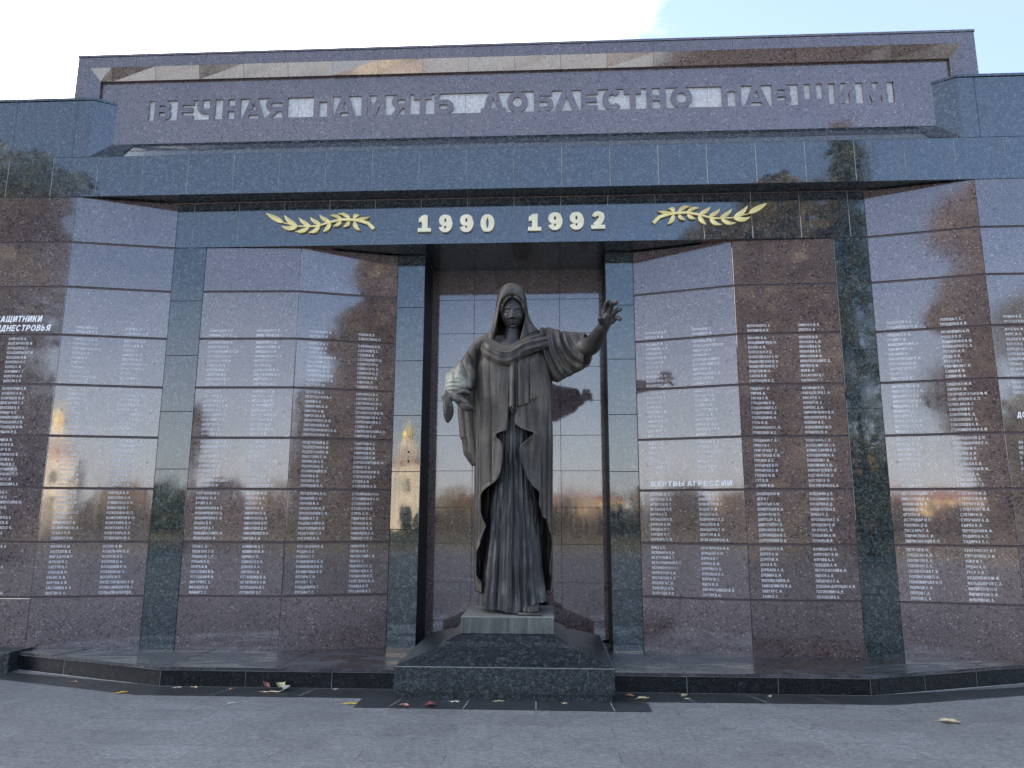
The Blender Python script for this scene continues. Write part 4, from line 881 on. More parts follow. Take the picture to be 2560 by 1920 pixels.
# --- scarf end hanging on the chest
nu, nv = 120, 90; P = np.zeros((nv, nu, 3)); u = np.linspace(0, 1, nu)
for j in range(nv):
    f = j/(nv-1)
    x = (.014-.012*f)+(.318+.004*f-(.014-.012*f))*u
    zb = I(x, [.0,.035,.052,.070,.086,.098,.13,.162,.19,.225,.235,.251,.29,.323], [2.767,2.778,2.755,2.738,2.770,2.786,2.792,2.800,2.815,2.826,2.850,2.856,2.880,2.900])
    ztp = 3.31+.11*np.clip((x-.12)/.2, 0, 1); z = ztp+(zb-ztp)*f
    fold = -.055*np.exp(-((x-.078)/.017)**2)+.020*np.exp(-((x-.045)/.018)**2)+.016*np.exp(-((x-.115)/.016)**2)-.020*np.exp(-np.abs((x-.222)/.008)**1.5)-.010*np.exp(-((x-.165)/.010)**2)+.010*np.exp(-((x-.245)/.012)**2)-.012*np.exp(-((x-.283)/.008)**2)+.004*nz1(x*34, 5, 1.6)
    fold *= .35+.65*f
    base = -.828+.10*max(0, .22-f)/.22*np.clip((x-.05)/.2, .2, 1)-.012*f-.05*np.clip((.30-x)/.3, 0, 1)*.3+.06*np.clip((x-.22)/.1, 0, 1)**2*.5
    P[j, :, 0] = x; P[j, :, 1] = base-fold; P[j, :, 2] = z
mb = MB(); mb.grid(P, flip=True); cloth(mb, 'scarf_end', M['bronze'], .014)
# second layer seen under its hem
nv, nu = 20, 50; P = np.zeros((nv, nu, 3)); u = np.linspace(0, 1, nu)
for j in range(nv):
    f = j/(nv-1); x = -.020+.118*u; zb = 2.728+.016*np.sin(u*9)+.03*np.clip(u-.7, 0, 1); z = 2.98+(zb-2.98)*f
    P[j, :, 0] = x; P[j, :, 1] = -.805-.014*np.sin(u*16); P[j, :, 2] = z
mb = MB(); mb.grid(P, flip=True); cloth(mb, 'scarf_end', M['bronze'], .012)

# --- scarf looped over chest and shoulder
up = np.array([(-.30,3.61,-.44),(-.245,3.60,-.58),(-.205,3.565,-.66),(-.170,3.535,-.695),(-.104,3.502,-.715),(-.038,3.483,-.725),(.028,3.483,-.725),(.071,3.505,-.715),(.115,3.536,-.70),(.167,3.575,-.67),(.246,3.630,-.615),(.311,3.672,-.55),(.345,3.700,-.47),(.36,3.69,-.38)])
lo = np.array([(-.335,3.55,-.44),(-.330,3.50,-.60),(-.318,3.41,-.74),(-.283,3.345,-.80),(-.227,3.315,-.82),(-.140,3.258,-.835),(-.060,3.228,-.845),(.0,3.235,-.85),(.070,3.270,-.845),(.165,3.335,-.825),(.27,3.380,-.79),(.37,3.420,-.755),(.455,3.475,-.70),(.535,3.545,-.62),(.58,3.60,-.52)])
def resamp(C, n):
    s = np.r_[0, np.cumsum(np.linalg.norm(np.diff(C, axis=0), axis=1))]; s /= s[-1]; t = np.linspace(0, 1, n)
    Q = np.stack([np.interp(t, s, C[:, k]) for k in range(3)], 1)
    for _ in range(6): Q[1:-1] = (Q[:-2]+2*Q[1:-1]+Q[2:])/4
    return Q
nu, nv = 140, 64
U, Lw = resamp(up[:, [0, 2, 1]], nu), resamp(lo[:, [0, 2, 1]], nu)
P = np.zeros((nv+6, nu, 3)); s = np.linspace(0, 1, nu)
for j in range(nv):
    v = j/(nv-1)
    q = U*(1-v)+Lw*v
    bulge = .070*math.sin(math.pi*min(1, v*1.02))**.7
    ph = v+.10*np.sin(s*4.2+1)+.05*np.sin(s*9+2*v)
    rgt = np.clip((s-.48)*2.6, 0, 1)
    rg = .016*(np.abs(np.sin(math.pi*(ph*2.1+.9*s)))**.7-.55)*math.sin(math.pi*v)**.5*(1-.3*rgt)
    rg += .013*np.sin(2*math.pi*(ph*3.6-2.1*s+.25*np.sin(7*s)))*rgt*math.sin(math.pi*v)**.5
    rg += .007*np.sin(2*math.pi*(ph*7.5-3.0*s))*rgt*np.sin(s*9)**2
    rg += .006*np.sin(2*math.pi*(ph*5.2+1.3*s))*(1-rgt)*(.4+.6*np.sin(6*s+4*v)**2)
    rg -= .014*np.exp(-((v-.62-.12*np.sin(s*5))/.035)**2)*np.clip(1.2-s*1.1, 0, 1)
    P[j] = q; P[j, :, 1] -= bulge+rg; P[j, :, 2] += (bulge*.15+rg*.25)
for k in range(6):                                        # rolled-under lower edge
    w = (k+1)/6; P[nv+k] = P[nv-1]; P[nv+k, :, 1] += .10*w; P[nv+k, :, 2] += -.012*math.sin(w*3.14)+.035*w
mb = MB(); mb.grid(P, flip=True); cloth(mb, 'shoulder_scarf', M['bronze'], .012)

# --- hood
O = np.array([(-.190,3.520,-.690),(-.186,3.600,-.690),(-.170,3.660,-.685),(-.152,3.742,-.682),(-.137,3.833,-.688),(-.120,3.924,-.700),(-.092,3.996,-.716),(-.034,4.046,-.730),(.032,4.062,-.735),(.094,4.042,-.730),(.142,3.996,-.716),(.166,3.940,-.700),(.174,3.872,-.688),(.169,3.784,-.682),(.150,3.694,-.680),(.132,3.626,-.682),(.112,3.545,-.688)])
S_ = np.array([(-.300,3.560,-.52),(-.262,3.610,-.52),(-.222,3.678,-.52),(-.198,3.751,-.52),(-.183,3.844,-.52),(-.166,3.961,-.52),(-.149,4.075,-.52),(-.122,4.155,-.53),(-.068,4.212,-.54),(.010,4.236,-.54),(.092,4.212,-.54),(.152,4.155,-.53),(.178,4.074,-.52),(.188,3.980,-.52),(.201,3.886,-.52),(.224,3.816,-.52),(.262,3.745,-.52),(.330,3.675,-.53)])
nu = 150; Oc, Sc = resamp(O[:, [0, 2, 1]], nu), resamp(S_[:, [0, 2, 1]], nu); s = np.linspace(0, 1, nu)
rows = []
for w in (1.0, .5): 
    q = Oc.copy(); c = np.array([.03, 3.85, 0]); q[:, 0] = c[0]+(q[:, 0]-c[0])*(1-.02*w); q[:, 2] = c[2]+(q[:, 2]-c[2])*(1-.015*w); q[:, 1] += .14*w; rows.append(q)
edge = np.minimum(s, 1-s)
for j in range(26):
    v = j/25*math.pi/2
    q = Oc.copy(); q[:, 0] += (Sc[:, 0]-Oc[:, 0])*math.sin(v); q[:, 2] += (Sc[:, 2]-Oc[:, 2])*math.sin(v); q[:, 1] += (Sc[:, 1]-Oc[:, 1])*(1-math.cos(v))
    rg = .010*np.sin(v*7+s*6+2*np.sin(s*9))*np.exp(-(edge/.20)**2)+.007*np.sin(v*15-s*10)*np.exp(-(edge/.16)**2)
    q[:, 1] -= rg*math.sin(2*v)**.5 if 0 < v < 1.5 else 0
    q[:, 0] += np.sign(s-.5)*rg*.6*(1 if 0 < v < 1.5 else 0)
    rows.append(q)
c = np.array([.01, 3.88])
for k in range(1, 12):
    v = k/11*math.pi/2; q = Sc.copy(); f = math.cos(v)
    q[:, 0] = c[0]+(q[:, 0]-c[0])*max(f, .02); zz = q[:, 2]; q[:, 2] = np.where(zz > c[1], c[1]+(zz-c[1])*max(f, .02), zz+(3.6-zz)*.0); q[:, 1] += .27*math.sin(v); rows.append(q)
P = np.array(rows); mb = MB(); mb.grid(P, flip=False); hood = cloth(mb, 'hood', M['bronze'], .010)

# --- body: head with face, neck, arms and hands, fused into one surface
mb = MB()
nt_, npn = 240, 260
HC = np.array([.033, -.556, 3.855]); hr = (.146, .165, .205)
lat = np.linspace(-math.pi/2, math.pi/2, nt_); lon = np.linspace(-math.pi, math.pi, npn, endpoint=False)
LA, LO = np.meshgrid(lat, lon, indexing='ij')
nx, ny, nzv = np.cos(LA)*np.sin(LO), -np.cos(LA)*np.cos(LO), np.sin(LA)
tz = nzv
wsc = np.where(tz < -.05, 1-.52*np.clip((-tz-.05)/.95, 0, 1)**1.35, 1.0)
X = nx*hr[0]*wsc; Yy = ny*hr[1]*np.where(ny < 0, 1-.10*np.clip(-tz, 0, 1), 1.05); Z = nzv*hr[2]*np.where(tz < 0, .98, 1)
front = np.clip(-ny*1.4, 0, 1)
zz = Z+3.862; xx = X
def g2(x0, z0, wx, wz): return np.exp(-((xx-x0)/wx)**2-((zz-z0)/wz)**2)
D = np.zeros_like(X)
nose = np.interp(zz, [3.792,3.799,3.806,3.820,3.85,3.885,3.93,3.95], [0,.024,.032,.031,.022,.013,.004,0])
D += nose*np.exp(-(xx/np.interp(zz, [3.79,3.815,3.85,3.90], [.024,.019,.013,.015]))**2)
D += .016*(g2(-.024,3.805,.013,.011)+g2(.024,3.805,.013,.011))
for sg in (-1, 1):
    D -= .028*g2(sg*.066, 3.882, .046, .022)                       # socket
    D += .026*g2(sg*.066, 3.876, .029, .0135)                      # eyeball under the lids
    D += .008*np.exp(-((zz-(3.887-3.2*(xx-sg*.066)**2*4))/.0050)**2)*np.exp(-((xx-sg*.066)/.034)**4)   # upper lid edge
    D -= .011*np.exp(-((zz-(3.877-2.2*(xx-sg*.066)**2*4))/.0052)**2)*np.exp(-((xx-sg*.066)/.030)**4)   # gaze slit
    D += .008*np.exp(-((zz-(3.866+2.0*(xx-sg*.066)**2*4))/.0050)**2)*np.exp(-((xx-sg*.066)/.030)**4)
    br = 3.902+.30*(np.abs(xx)-.02)-2.6*np.clip(np.abs(xx)-.07, 0, 1)**2*4
    D += .012*np.exp(-((zz-br)/.011)**2)*np.exp(-((np.abs(xx)-.062)/.046)**4)*(np.sign(xx) == sg)
    D += .010*g2(sg*.080, 3.815, .040, .035)
D -= .010*g2(0, 3.915, .016, .02)
lipz = 3.757
D += .014*np.exp(-((zz-(lipz+.011-1.0*np.abs(xx)*.10))/.0075)**2)*np.exp(-(xx/.034)**4)
D += .017*np.exp(-((zz-(lipz-.011))/.0085)**2)*np.exp(-(xx/.028)**4)
D -= .010*np.exp(-((zz-lipz+.0)/.0042)**2)*np.exp(-(xx/.036)**4)
D -= .008*g2(0, 3.730, .034, .009)
D += .015*g2(0, 3.702, .034, .016)
D -= .005*g2(0, 3.782, .007, .010)
Yy -= D*front
# the head is bowed a little
al = R(5); Y2 = Yy*math.cos(al)+(Z)*(-math.sin(al)); Z2 = Z*math.cos(al)-Yy*(-math.sin(al))*1.0
P = np.stack([X+HC[0], Y2+HC[1], Z2+HC[2]], -1)
P[..., 2] += 0.006
mb.grid(P, closed=True, flip=False)
mb.tube([(.030,-.53,3.78),(.026,-.545,3.68),(.020,-.55,3.56),(.01,-.54,3.40)], [.078,.080,.100,.19], 28)
# chest under the neckline
ch_t = np.linspace(0, math.pi, 24); ch_p = np.linspace(0, 2*math.pi, 40, endpoint=False)
A_, B_ = np.meshgrid(ch_t, ch_p, indexing='ij')
P = np.stack([.005+.25*np.sin(A_)*np.cos(B_), -.55+.155*np.sin(A_)*np.sin(B_), 3.41+.19*np.cos(A_)], -1); mb.grid(P, closed=True)
def ball(c, r, seg=14):
    a, b = np.meshgrid(np.linspace(0, math.pi, seg), np.linspace(0, 2*math.pi, seg*2, endpoint=False), indexing='ij')
    r = r if hasattr(r, '__len__') else (r, r, r)
    mb.grid(np.stack([c[0]+r[0]*np.sin(a)*np.cos(b), c[1]+r[1]*np.sin(a)*np.sin(b), c[2]+r[2]*np.cos(a)], -1), closed=True)
def limb(pts, rad, seg=18):
    C = np.array(pts, float); n = len(C)*8; s0 = np.linspace(0, 1, len(C)); s1 = np.linspace(0, 1, n)
    Q = np.stack([np.interp(s1, s0, C[:, k]) for k in range(3)], 1); r0 = np.interp(s1, s0, rad)
    for _ in range(10): Q[1:-1] = (Q[:-2]+2*Q[1:-1]+Q[2:])/4; r0[1:-1] = (r0[:-2]+2*r0[1:-1]+r0[2:])/4
    mb.tube([tuple(q) for q in Q], list(r0), seg); ball(Q[0], r0[0], 9); ball(Q[-1], r0[-1], 9)
# outstretched arm and open hand (viewer's right), reaching towards the square
limb([(.40,-.54,3.50),(.58,-.57,3.455),(.74,-.65,3.445),(.883,-.78,3.438),(.93,-1.0,3.476),(.985,-1.25,3.532)], [.11,.108,.105,.104,.084,.060])
limb([(.985,-1.25,3.532),(1.008,-1.315,3.578),(1.022,-1.350,3.612)], [.058,.064,.056])
ball((.972,-1.325,3.572), (.038,.040,.046)); ball((1.060,-1.340,3.578), (.040,.034,.046)); ball((1.022,-1.352,3.616), (.060,.030,.036))
ball((.990,-1.350,3.625), (.025,.026,.026)); ball((1.026,-1.356,3.632), (.026,.026,.026)); ball((1.058,-1.352,3.618), (.025,.026,.026)); ball((1.082,-1.345,3.588), (.023,.024,.024))
F = .0262
limb([(.984,-1.355,3.625),(.992,-1.385,3.685),(1.004,-1.425,3.722),(1.016,-1.470,3.735)], [F*1.12,F*1.0,F*1.0,F*.84], 14)
limb([(1.024,-1.362,3.635),(1.047,-1.392,3.690),(1.071,-1.440,3.718),(1.094,-1.490,3.716)], [F*1.15,F*1.04,F*1.02,F*.86], 14)
limb([(1.060,-1.358,3.618),(1.090,-1.390,3.646),(1.113,-1.440,3.655),(1.130,-1.498,3.640)], [F*1.10,F*1.0,F*.98,F*.84], 14)
limb([(1.084,-1.348,3.586),(1.109,-1.380,3.586),(1.124,-1.428,3.570),(1.129,-1.478,3.545)], [F*.98,F*.88,F*.88,F*.76], 14)
limb([(.968,-1.315,3.560),(.944,-1.375,3.566),(.936,-1.435,3.563),(.940,-1.488,3.555)], [.034,.028,.026,.019], 14)
# lowered arm and hand, palm turned up (viewer's left)
limb([(-.30,-.52,3.50),(-.46,-.53,3.28),(-.60,-.56,3.10),(-.600,-.70,2.97),(-.585,-.82,2.905)], [.10,.095,.085,.075,.058])
limb([(-.585,-.82,2.905),(-.545,-.865,2.880),(-.505,-.89,2.850)], [.055,.058,.050])
ball((-.525,-.885,2.885), (.055,.035,.042)); ball((-.515,-.885,2.835), (.055,.032,.036))
F = .0225
limb([(-.500,-.905,2.862),(-.468,-.930,2.832),(-.440,-.945,2.812),(-.418,-.950,2.803)], [F*1.1,F,F*.95,F*.75], 12)
limb([(-.495,-.900,2.838),(-.452,-.928,2.800),(-.415,-.945,2.772),(-.375,-.950,2.752)], [F*1.1,F*1.02,F*.96,F*.72], 12)
limb([(-.505,-.890,2.815),(-.458,-.912,2.775),(-.412,-.925,2.748),(-.362,-.928,2.735)], [F*1.1,F,F*.95,F*.70], 12)
limb([(-.525,-.880,2.805),(-.480,-.895,2.765),(-.440,-.902,2.742),(-.400,-.905,2.732)], [F,F*.92,F*.86,F*.68], 12)
limb([(-.545,-.880,2.905),(-.498,-.915,2.928),(-.450,-.940,2.930),(-.405,-.950,2.908)], [.034,.028,.025,.018], 12)
for k in range(len(mb.v)):
    v = mb.v[k]; mb.v[k] = (v[0], v[1]+.53, v[2]-.497)
body = mb.build('body', M['bronze_skin'], statue)
md = body.modifiers.new('fuse', 'REMESH'); md.mode = 'VOXEL'; md.voxel_size = .0042; md.use_smooth_shade = True
apply_mods(body)
body.data.polygons.foreach_set('use_smooth', [True]*len(body.data.polygons))

# --- hair under the hood
mb = MB()
for sg in (-1, 1):
    for k in range(8):
        pts = []; rd = []
        for i in range(26):
            f = i/25; an = .03+f*(1.75-.05*k)
            rx = .118+.0062*k; rz = .150+.0085*k
            x = .033+sg*rx*math.sin(an)*(1+.03*math.sin(9*f+k*1.3)); z = 3.868+rz*math.cos(an)+.0055*math.sin(15*f+2.3*k)
            y = -.712+.006*k+.008*math.sin(12*f+k*1.9)+.035*f*f-.012*math.exp(-((f-.25)/.2)**2)
            pts.append((x, y, z)); rd.append((.0085+.003*math.sin(k*2.1))*min(1, .35+6*f, 2.2*(1-f)+.12))
        mb.tube(pts, rd, 8)
cloth(mb, 'hair', M['bronze'], 0)

# --- wide sleeve of the raised arm
nt2, na = 90, 120; P = np.zeros((nt2, na, 3)); an = np.linspace(0, 2*math.pi, na, endpoint=False)
for j in range(nt2):
    t = j/(nt2-1); x0 = .33+(.805-.33)*t
    zt2 = I(x0, [.33,.44,.553,.686,.80], [3.70,3.698,3.651,3.632,3.618])
    zb2 = I(x0, [.33,.40,.46,.526,.57,.615,.681,.74,.785,.805], [3.20,3.13,3.095,3.085,3.100,3.132,3.156,3.192,3.215,3.225])
    zc = (zt2+zb2)/2; hz = (zt2-zb2)/2
    c, s2 = np.cos(an), np.sin(an)
    zrel = np.sign(c)*np.abs(c)**.85
    w = np.where(c > 0, .125, .125-.045*np.abs(c))*(1-.0*t)
    yy = -.565-.10*t-w*np.sign(s2)*np.abs(s2)**.8
    z = zc+hz*zrel
    x = x0+np.where(s2 < 0, 1, 0)*np.abs(s2)*.105*t**2+(.010*t)*c
    dx = (x-.835)/.30; dzv = (z-3.66)/.44; dist = np.sqrt(dx*dx+dzv*dzv)
    sw = (np.abs(np.sin(math.pi*(dist*3.3+.10*np.sin(5*x))))**.55-.62)*.040*sm(dist*1.5-.35)
    sw += .010*np.sin(dist*31+4*z)*sm(dist*1.5-.5)
    sw += .010*nz1(x*18+z*7, 21, 1.3)*sm((.5-dist)*3)
    sw *= (1-.75*sm((t-.92)/.08))
    k = np.abs(s2)
    P[j, :, 0] = x; P[j, :, 1] = yy-np.sign(s2)*sw*k; P[j, :, 2] = z+sw*c*.25
mb = MB(); mb.grid(P, closed=True, flip=False); cloth(mb, 'sleeve', M['bronze'], .012, off=-1)

# --- sleeve of the lowered arm
nz2, na = 110, 110; P = np.zeros((nz2, na, 3)); an = np.linspace(0, 2*math.pi, na, endpoint=False)
for j in range(nz2):
    z = 3.655+(2.905-3.655)*j/(nz2-1)
    xl = I(z, [2.90,2.93,2.96,3.0,3.09,3.14,3.183,3.205,3.272,3.349,3.407,3.484,3.561,3.624,3.655], [-.700,-.716,-.708,-.705,-.702,-.712,-.700,-.663,-.597,-.532,-.493,-.458,-.400,-.322,-.27])
    xr = I(z, [2.90,2.93,2.965,3.0,3.09,3.25,3.43,3.55,3.62,3.655], [-.555,-.53,-.47,-.405,-.362,-.345,-.32,-.22,-.20,-.21])
    yf = I(z, [2.90,3.0,3.15,3.35,3.55,3.655], [-.875,-.835,-.76,-.70,-.655,-.58]); yb = I(z, [2.90,3.05,3.2,3.6], [-.66,-.52,-.44,-.42])
    c, s2 = np.cos(an), np.sin(an)
    x = (xl+xr)/2-(xr-xl)/2*np.sign(c)*np.abs(c)**.9; y = (yf+yb)/2-(yb-yf)/2*np.sign(s2)*np.abs(s2)**.8*np.where(s2 > 0, 1, 1)
    frt = np.clip(s2, 0, 1)
    q = (x+.36)*1.0+(z-3.40)*.62
    dg = (np.abs(np.sin(math.pi*(q*7.5+.3*np.sin(9*z))))**.5-.62)*.060*sm((3.5-z)/.12)*sm((z-3.02)/.10)*sm((x+.66)/.12)
    wr = (np.abs(np.sin(math.pi*(z*21+(x+.62)**2*40-.9*(x+.62))))**.55-.62)*.036*sm((3.14-z)/.05)*sm((-.50-x)/.06)
    P[j, :, 0] = x; P[j, :, 1] = y-(dg+wr)*frt; P[j, :, 2] = z+.030*np.sin(3*x)*frt*0
mb = MB(); mb.grid(P, closed=True, flip=True)
zs = np.linspace(2.935, 2.612, 50); Q = np.zeros((50, 60, 3)); an = np.linspace(0, 2*math.pi, 60, endpoint=False)
for j, z in enumerate(zs):
    xl = I(z, [2.612,2.62,2.65,2.70,2.75,2.845,2.884,2.935], [-.652,-.664,-.682,-.694,-.699,-.700,-.728,-.700]); xr = I(z, [2.612,2.62,2.649,2.69,2.728,2.78,2.826,2.87,2.935], [-.645,-.634,-.609,-.592,-.585,-.588,-.600,-.612,-.56])
    P2x = (xl+xr)/2-(xr-xl)/2*np.cos(an); tw = .045*np.clip((z-2.60)/.1, .1, 1)
    Q[j, :, 0] = P2x; Q[j, :, 1] = -.80-tw*np.sin(an)-.016*np.sin((P2x-xl)*60)*np.clip(np.sin(an), 0, 1)-(z-2.6)*.12; Q[j, :, 2] = z
mb.grid(Q, closed=True, flip=True); mb.add([tuple(q) for q in Q[-1]], [tuple(range(60))], 0, True)
cloth(mb, 'sleeve', M['bronze_verd'], 0)

# --- foot under the hem and the bronze plinth
mb = MB()
for k, (x, y, r) in enumerate(((.175,-.875,.026),(.215,-.885,.020),(.247,-.880,.018),(.274,-.868,.016),(.296,-.852,.014))):
    mb.tube([(x-.02*(k-2)*.2, y+.17, .735), (x, y+.06, .722), (x, y, .705), (x, y-.03, .698)], [.035, r*1.15, r, r*.55], 12)
mb.box(.10, .33, -.925, -.60, .668, .690, ch=.006)
cloth(mb, 'foot', M['bronze_skin'], 0)
mb = MB()
mb.box(-.455, .463, -.985, -.06, .4975, .664, ch=.008)
mb.add([(-.447,-.977,.6638),(.455,-.977,.6638),(.455,-.07,.672),(-.447,-.07,.672)], [(0,1,2,3)])
pb = cloth(mb, 'plinth', M['bronze_plinth'], 0)
pb.data.polygons.foreach_set('use_smooth', [False]*len(pb.data.polygons))
# ------------------------------------------------------------------ ground, platform, pedestal
def paving_mat():
    m, nt, p = newmat('grey_granite_paving'); N = NT(nt)
    br = N.n('ShaderNodeTexBrick'); br.offset = .5; br.inputs['Scale'].default_value = 1.0
    br.inputs['Brick Width'].default_value = .60; br.inputs['Row Height'].default_value = .33
    br.inputs['Mortar Size'].default_value = .0035; br.inputs['Mortar Smooth'].default_value = .2; br.inputs['Bias'].default_value = 0
    br.inputs['Color1'].default_value = (.8,.8,.8,1); br.inputs['Color2'].default_value = (1.12,1.12,1.12,1); br.inputs['Mortar'].default_value = (.5,.5,.5,1)
    N.link(N.co, br.inputs['Vector'])
    g1_ = N.noise(150, 4, .75, .6); g2_ = N.noise(38, 5, .7, 1.2, N.vec((.5, 1.5, 1), (0, 0, .06)))
    g = N.math('MULTIPLY_ADD', g1_, .5, N.math('MULTIPLY', g2_, .5))
    base = N.ramp(g, [(.36, (.07,.077,.082)), (.5, (.185,.195,.20)), (.63, (.40,.41,.415))])
    cl = N.noise(1.1, 5, .65)
    base = N.mix(.9, base, N.ramp(cl, [(.3, .86), (.7, 1.1)]), 'MULTIPLY')
    base = N.mix(.55, base, br.outputs['Color'], 'MULTIPLY')
    dust = N.noise(5, 6, .7)
    mor = N.math('MULTIPLY', br.outputs['Fac'], N.ramp(dust, [(.50, 0.0), (.66, 1.0)]))
    base = N.mix(N.math('MULTIPLY', mor, .8), base, (.46,.46,.45))
    mor2 = N.math('MULTIPLY', br.outputs['Fac'], N.ramp(dust, [(.40, .8), (.52, .0)]))
    base = N.mix(mor2, base, (.05,.05,.05))
    N.link(base, p.inputs['Base Color'])
    N.link(N.ramp(N.noise(3, 5, .6), [(.3, .42), (.7, .62)]), p.inputs['Roughness'])
    p.inputs['IOR'].default_value = 1.35
    N.bump(g, .35, .006, p)
    return m
M['paving'] = paving_mat()
def strip_mat():
    m, nt, p = newmat('dark_granite_border'); N = NT(nt)
    g = N.noise(60, 5, .7, .5, N.vec((.5, 1.6, 1)))
    base = N.ramp(g, [(.3, (.016,.019,.022)), (.55, (.040,.045,.050)), (.72, (.085,.09,.095))])
    N.link(N.mix(.8, base, N.ramp(N.noise(2.2, 5, .6), [(.3, .7), (.7, 1.3)]), 'MULTIPLY'), p.inputs['Base Color'])
    p.inputs['Roughness'].default_value = .34; p.inputs['IOR'].default_value = 1.55
    N.bump(g, .25, .004, p)
    return m
M['strip'] = strip_mat()
def tread_mat():
    m, nt, p = newmat('worn_step_granite'); N = NT(nt)
    g = N.noise(45, 5, .65, .8)
    base = N.ramp(g, [(.3, (.018,.021,.026)), (.6, (.045,.05,.058)), (.75, (.09,.095,.10))])
    dust = N.noise(1.4, 6, .62, 1.2, N.vec((1, 2.2, 1)))
    base = N.mix(N.ramp(dust, [(.48, 0.0), (.70, .6)]), base, (.15,.16,.175))
    N.link(base, p.inputs['Base Color'])
    N.link(N.ramp(dust, [(.42, .16), (.62, .45)]), p.inputs['Roughness']); p.inputs['IOR'].default_value = 1.6
    return m
M['tread'] = tread_mat()
def sod_mat():
    m, nt, p = newmat('autumn_grass'); N = NT(nt)
    g = N.noise(1.2, 6, .7)
    N.link(N.ramp(g, [(.3, (.05,.06,.02)), (.5, (.12,.11,.04)), (.7, (.20,.16,.07))]), p.inputs['Base Color']); p.inputs['Roughness'].default_value = .9
    return m
M['sod'] = sod_mat()

mb = MB(); mb.quad((-900,-900,-.012), (900,-900,-.012), (900,900,-.012), (-900,900,-.012))
tag(mb.build('ground', M['sod']), kind='structure')
mb = MB(); mb.quad((-40,-31,0), (40,-31,0), (40,3,0), (-40,3,0))
tag(mb.build('pavement', M['paving']), kind='structure')
# dark border strip on the ground, following the platform
outer = [(-12.8,1.45+.0),(-12.8,1.30)]
strip = MB(); zS = .004
pts_o = [(-8.6, .08), (-5.05, -.955), (-3.40, -1.495), (-1.285, -1.485), (-1.285, -1.83), (1.283, -1.83), (1.283, -1.475), (3.45, -1.445), (5.0, -.95), (8.6, .08)]
pts_i = [(-8.6, .4), (-5.25, -.60), (-3.36, -1.12), (-1.285, -1.10), (-1.00, -1.10), (1.00, -1.10), (1.283, -1.10), (3.42, -1.10), (5.2, -.60), (8.6, .4)]
jl = []
for i in range(len(pts_o)-1):
    a, b, c, d = pts_o[i], pts_o[i+1], pts_i[i+1], pts_i[i]
    strip.quad((a[0],a[1],zS), (b[0],b[1],zS), (c[0],c[1],zS), (d[0],d[1],zS))
for x0, y0, x1, y1 in ((-2.72,-1.48,-2.60,-1.15),(-1.9,-1.48,-1.82,-1.15),(-.98,-1.83,-.93,-1.50),(-.33,-1.83,-.31,-1.51),(.30,-1.83,.29,-1.51),(.97,-1.83,.955,-1.51),(1.72,-1.47,1.62,-1.15),(2.36,-1.46,2.25,-1.15),(2.95,-1.46,2.8,-1.15),(-4.2,-1.22,-4.05,-.93),(4.2,-1.2,4.05,-.93)):
    w = .0025
    strip.add([(x0-w,y0,zS+.001),(x0+w,y0,zS+.001),(x1+w,y1,zS+.001),(x1-w,y1,zS+.001)], [(0,1,2,3)], 1)
tag(strip.build('pavement_border', [M['strip'], M['grout_light']]), kind='structure')

# platform: low plinth course the wall stands on
plat = empty('stone_platform', (0,0,0), 'low dark granite step running along the foot of the memorial wall', 'step')
zt_f, zt_b = .184, .1455      # the treads rise a little to their nosing
pf = [(-8.6, .52), (-5.28, -.47), (-3.375, -1.150), (3.40, -1.130), (5.20, -.47), (8.6, .52)]
off = lambda p, d: (p[0], p[1]+d)
mb = MB()
def tread_tiles(A, B, n, back):
    A = Vector(A); B = Vector(B)
    for i in range(n):
        a = A.lerp(B, i/n); b = A.lerp(B, (i+1)/n); w = .0018; yb = 1.3
        a2 = a.x+back[0]*(1-i/n)+back[1]*i/n; b2 = b.x+back[0]*(1-(i+1)/n)+back[1]*(i+1)/n
        zf = zt_f+random.gauss(0, .0012); zb = zf-(zt_f-zt_b)*(yb-a.y)/1.15
        V = [(a.x+w,a.y,zf-.028),(b.x-w,b.y,zf-.028),(b2-w,yb,zb-.028),(a2+w,yb,zb-.028),(a.x+w,a.y,zf),(b.x-w,b.y,zf),(b2-w,yb,zb),(a2+w,yb,zb)]
        mb.add(V, [(0,1,5,4),(1,2,6,5),(2,3,7,6),(3,0,4,7),(4,5,6,7),(3,2,1,0)])
tread_tiles(pf[2], pf[3], 12, (.0, .0))
tread_tiles(pf[1], pf[2], 4, (.25, .0))
tread_tiles(pf[3], pf[4], 4, (.0, -.25))
tread_tiles(pf[0], pf[1], 4, (.4, .25))
tread_tiles(pf[4], pf[5], 4, (-.25, -.4))
mb.build('tread', M['tread'], plat)
mb = MB()
zr = zt_f-.028
for i in range(5):
    A, B = Vector(off(pf[i], .012)), Vector(off(pf[i+1], .012))
    n = (4, 3, 8, 3, 4)[i]
    for k in range(n):
        a = A.lerp(B, k/n); b = A.lerp(B, (k+1)/n); t = (b-a).normalized()
        mb.obox((a.x+t.x*.002, a.y+t.y*.002), (b.x-t.x*.002, b.y-t.y*.002), .03, .006, zr-.006, 0, .002, (random.gauss(0,.002), random.gauss(0,.003)))
    a, b = off(pf[i], .015), off(pf[i+1], .015)
    mb.add([(a[0],a[1],.0), (b[0],b[1],.0), (b[0],b[1],zr), (a[0],a[1],zr)], [(0,1,2,3)], 1)
mb.build('riser', [M['riser_granite'], M['grout_light']], plat)

mb = MB(); mb.obox((-8.6, -.615), (-5.30, -.615), .5, .0, .205, 0, .004); mb.build('end_block', M['base_granite'], plat)
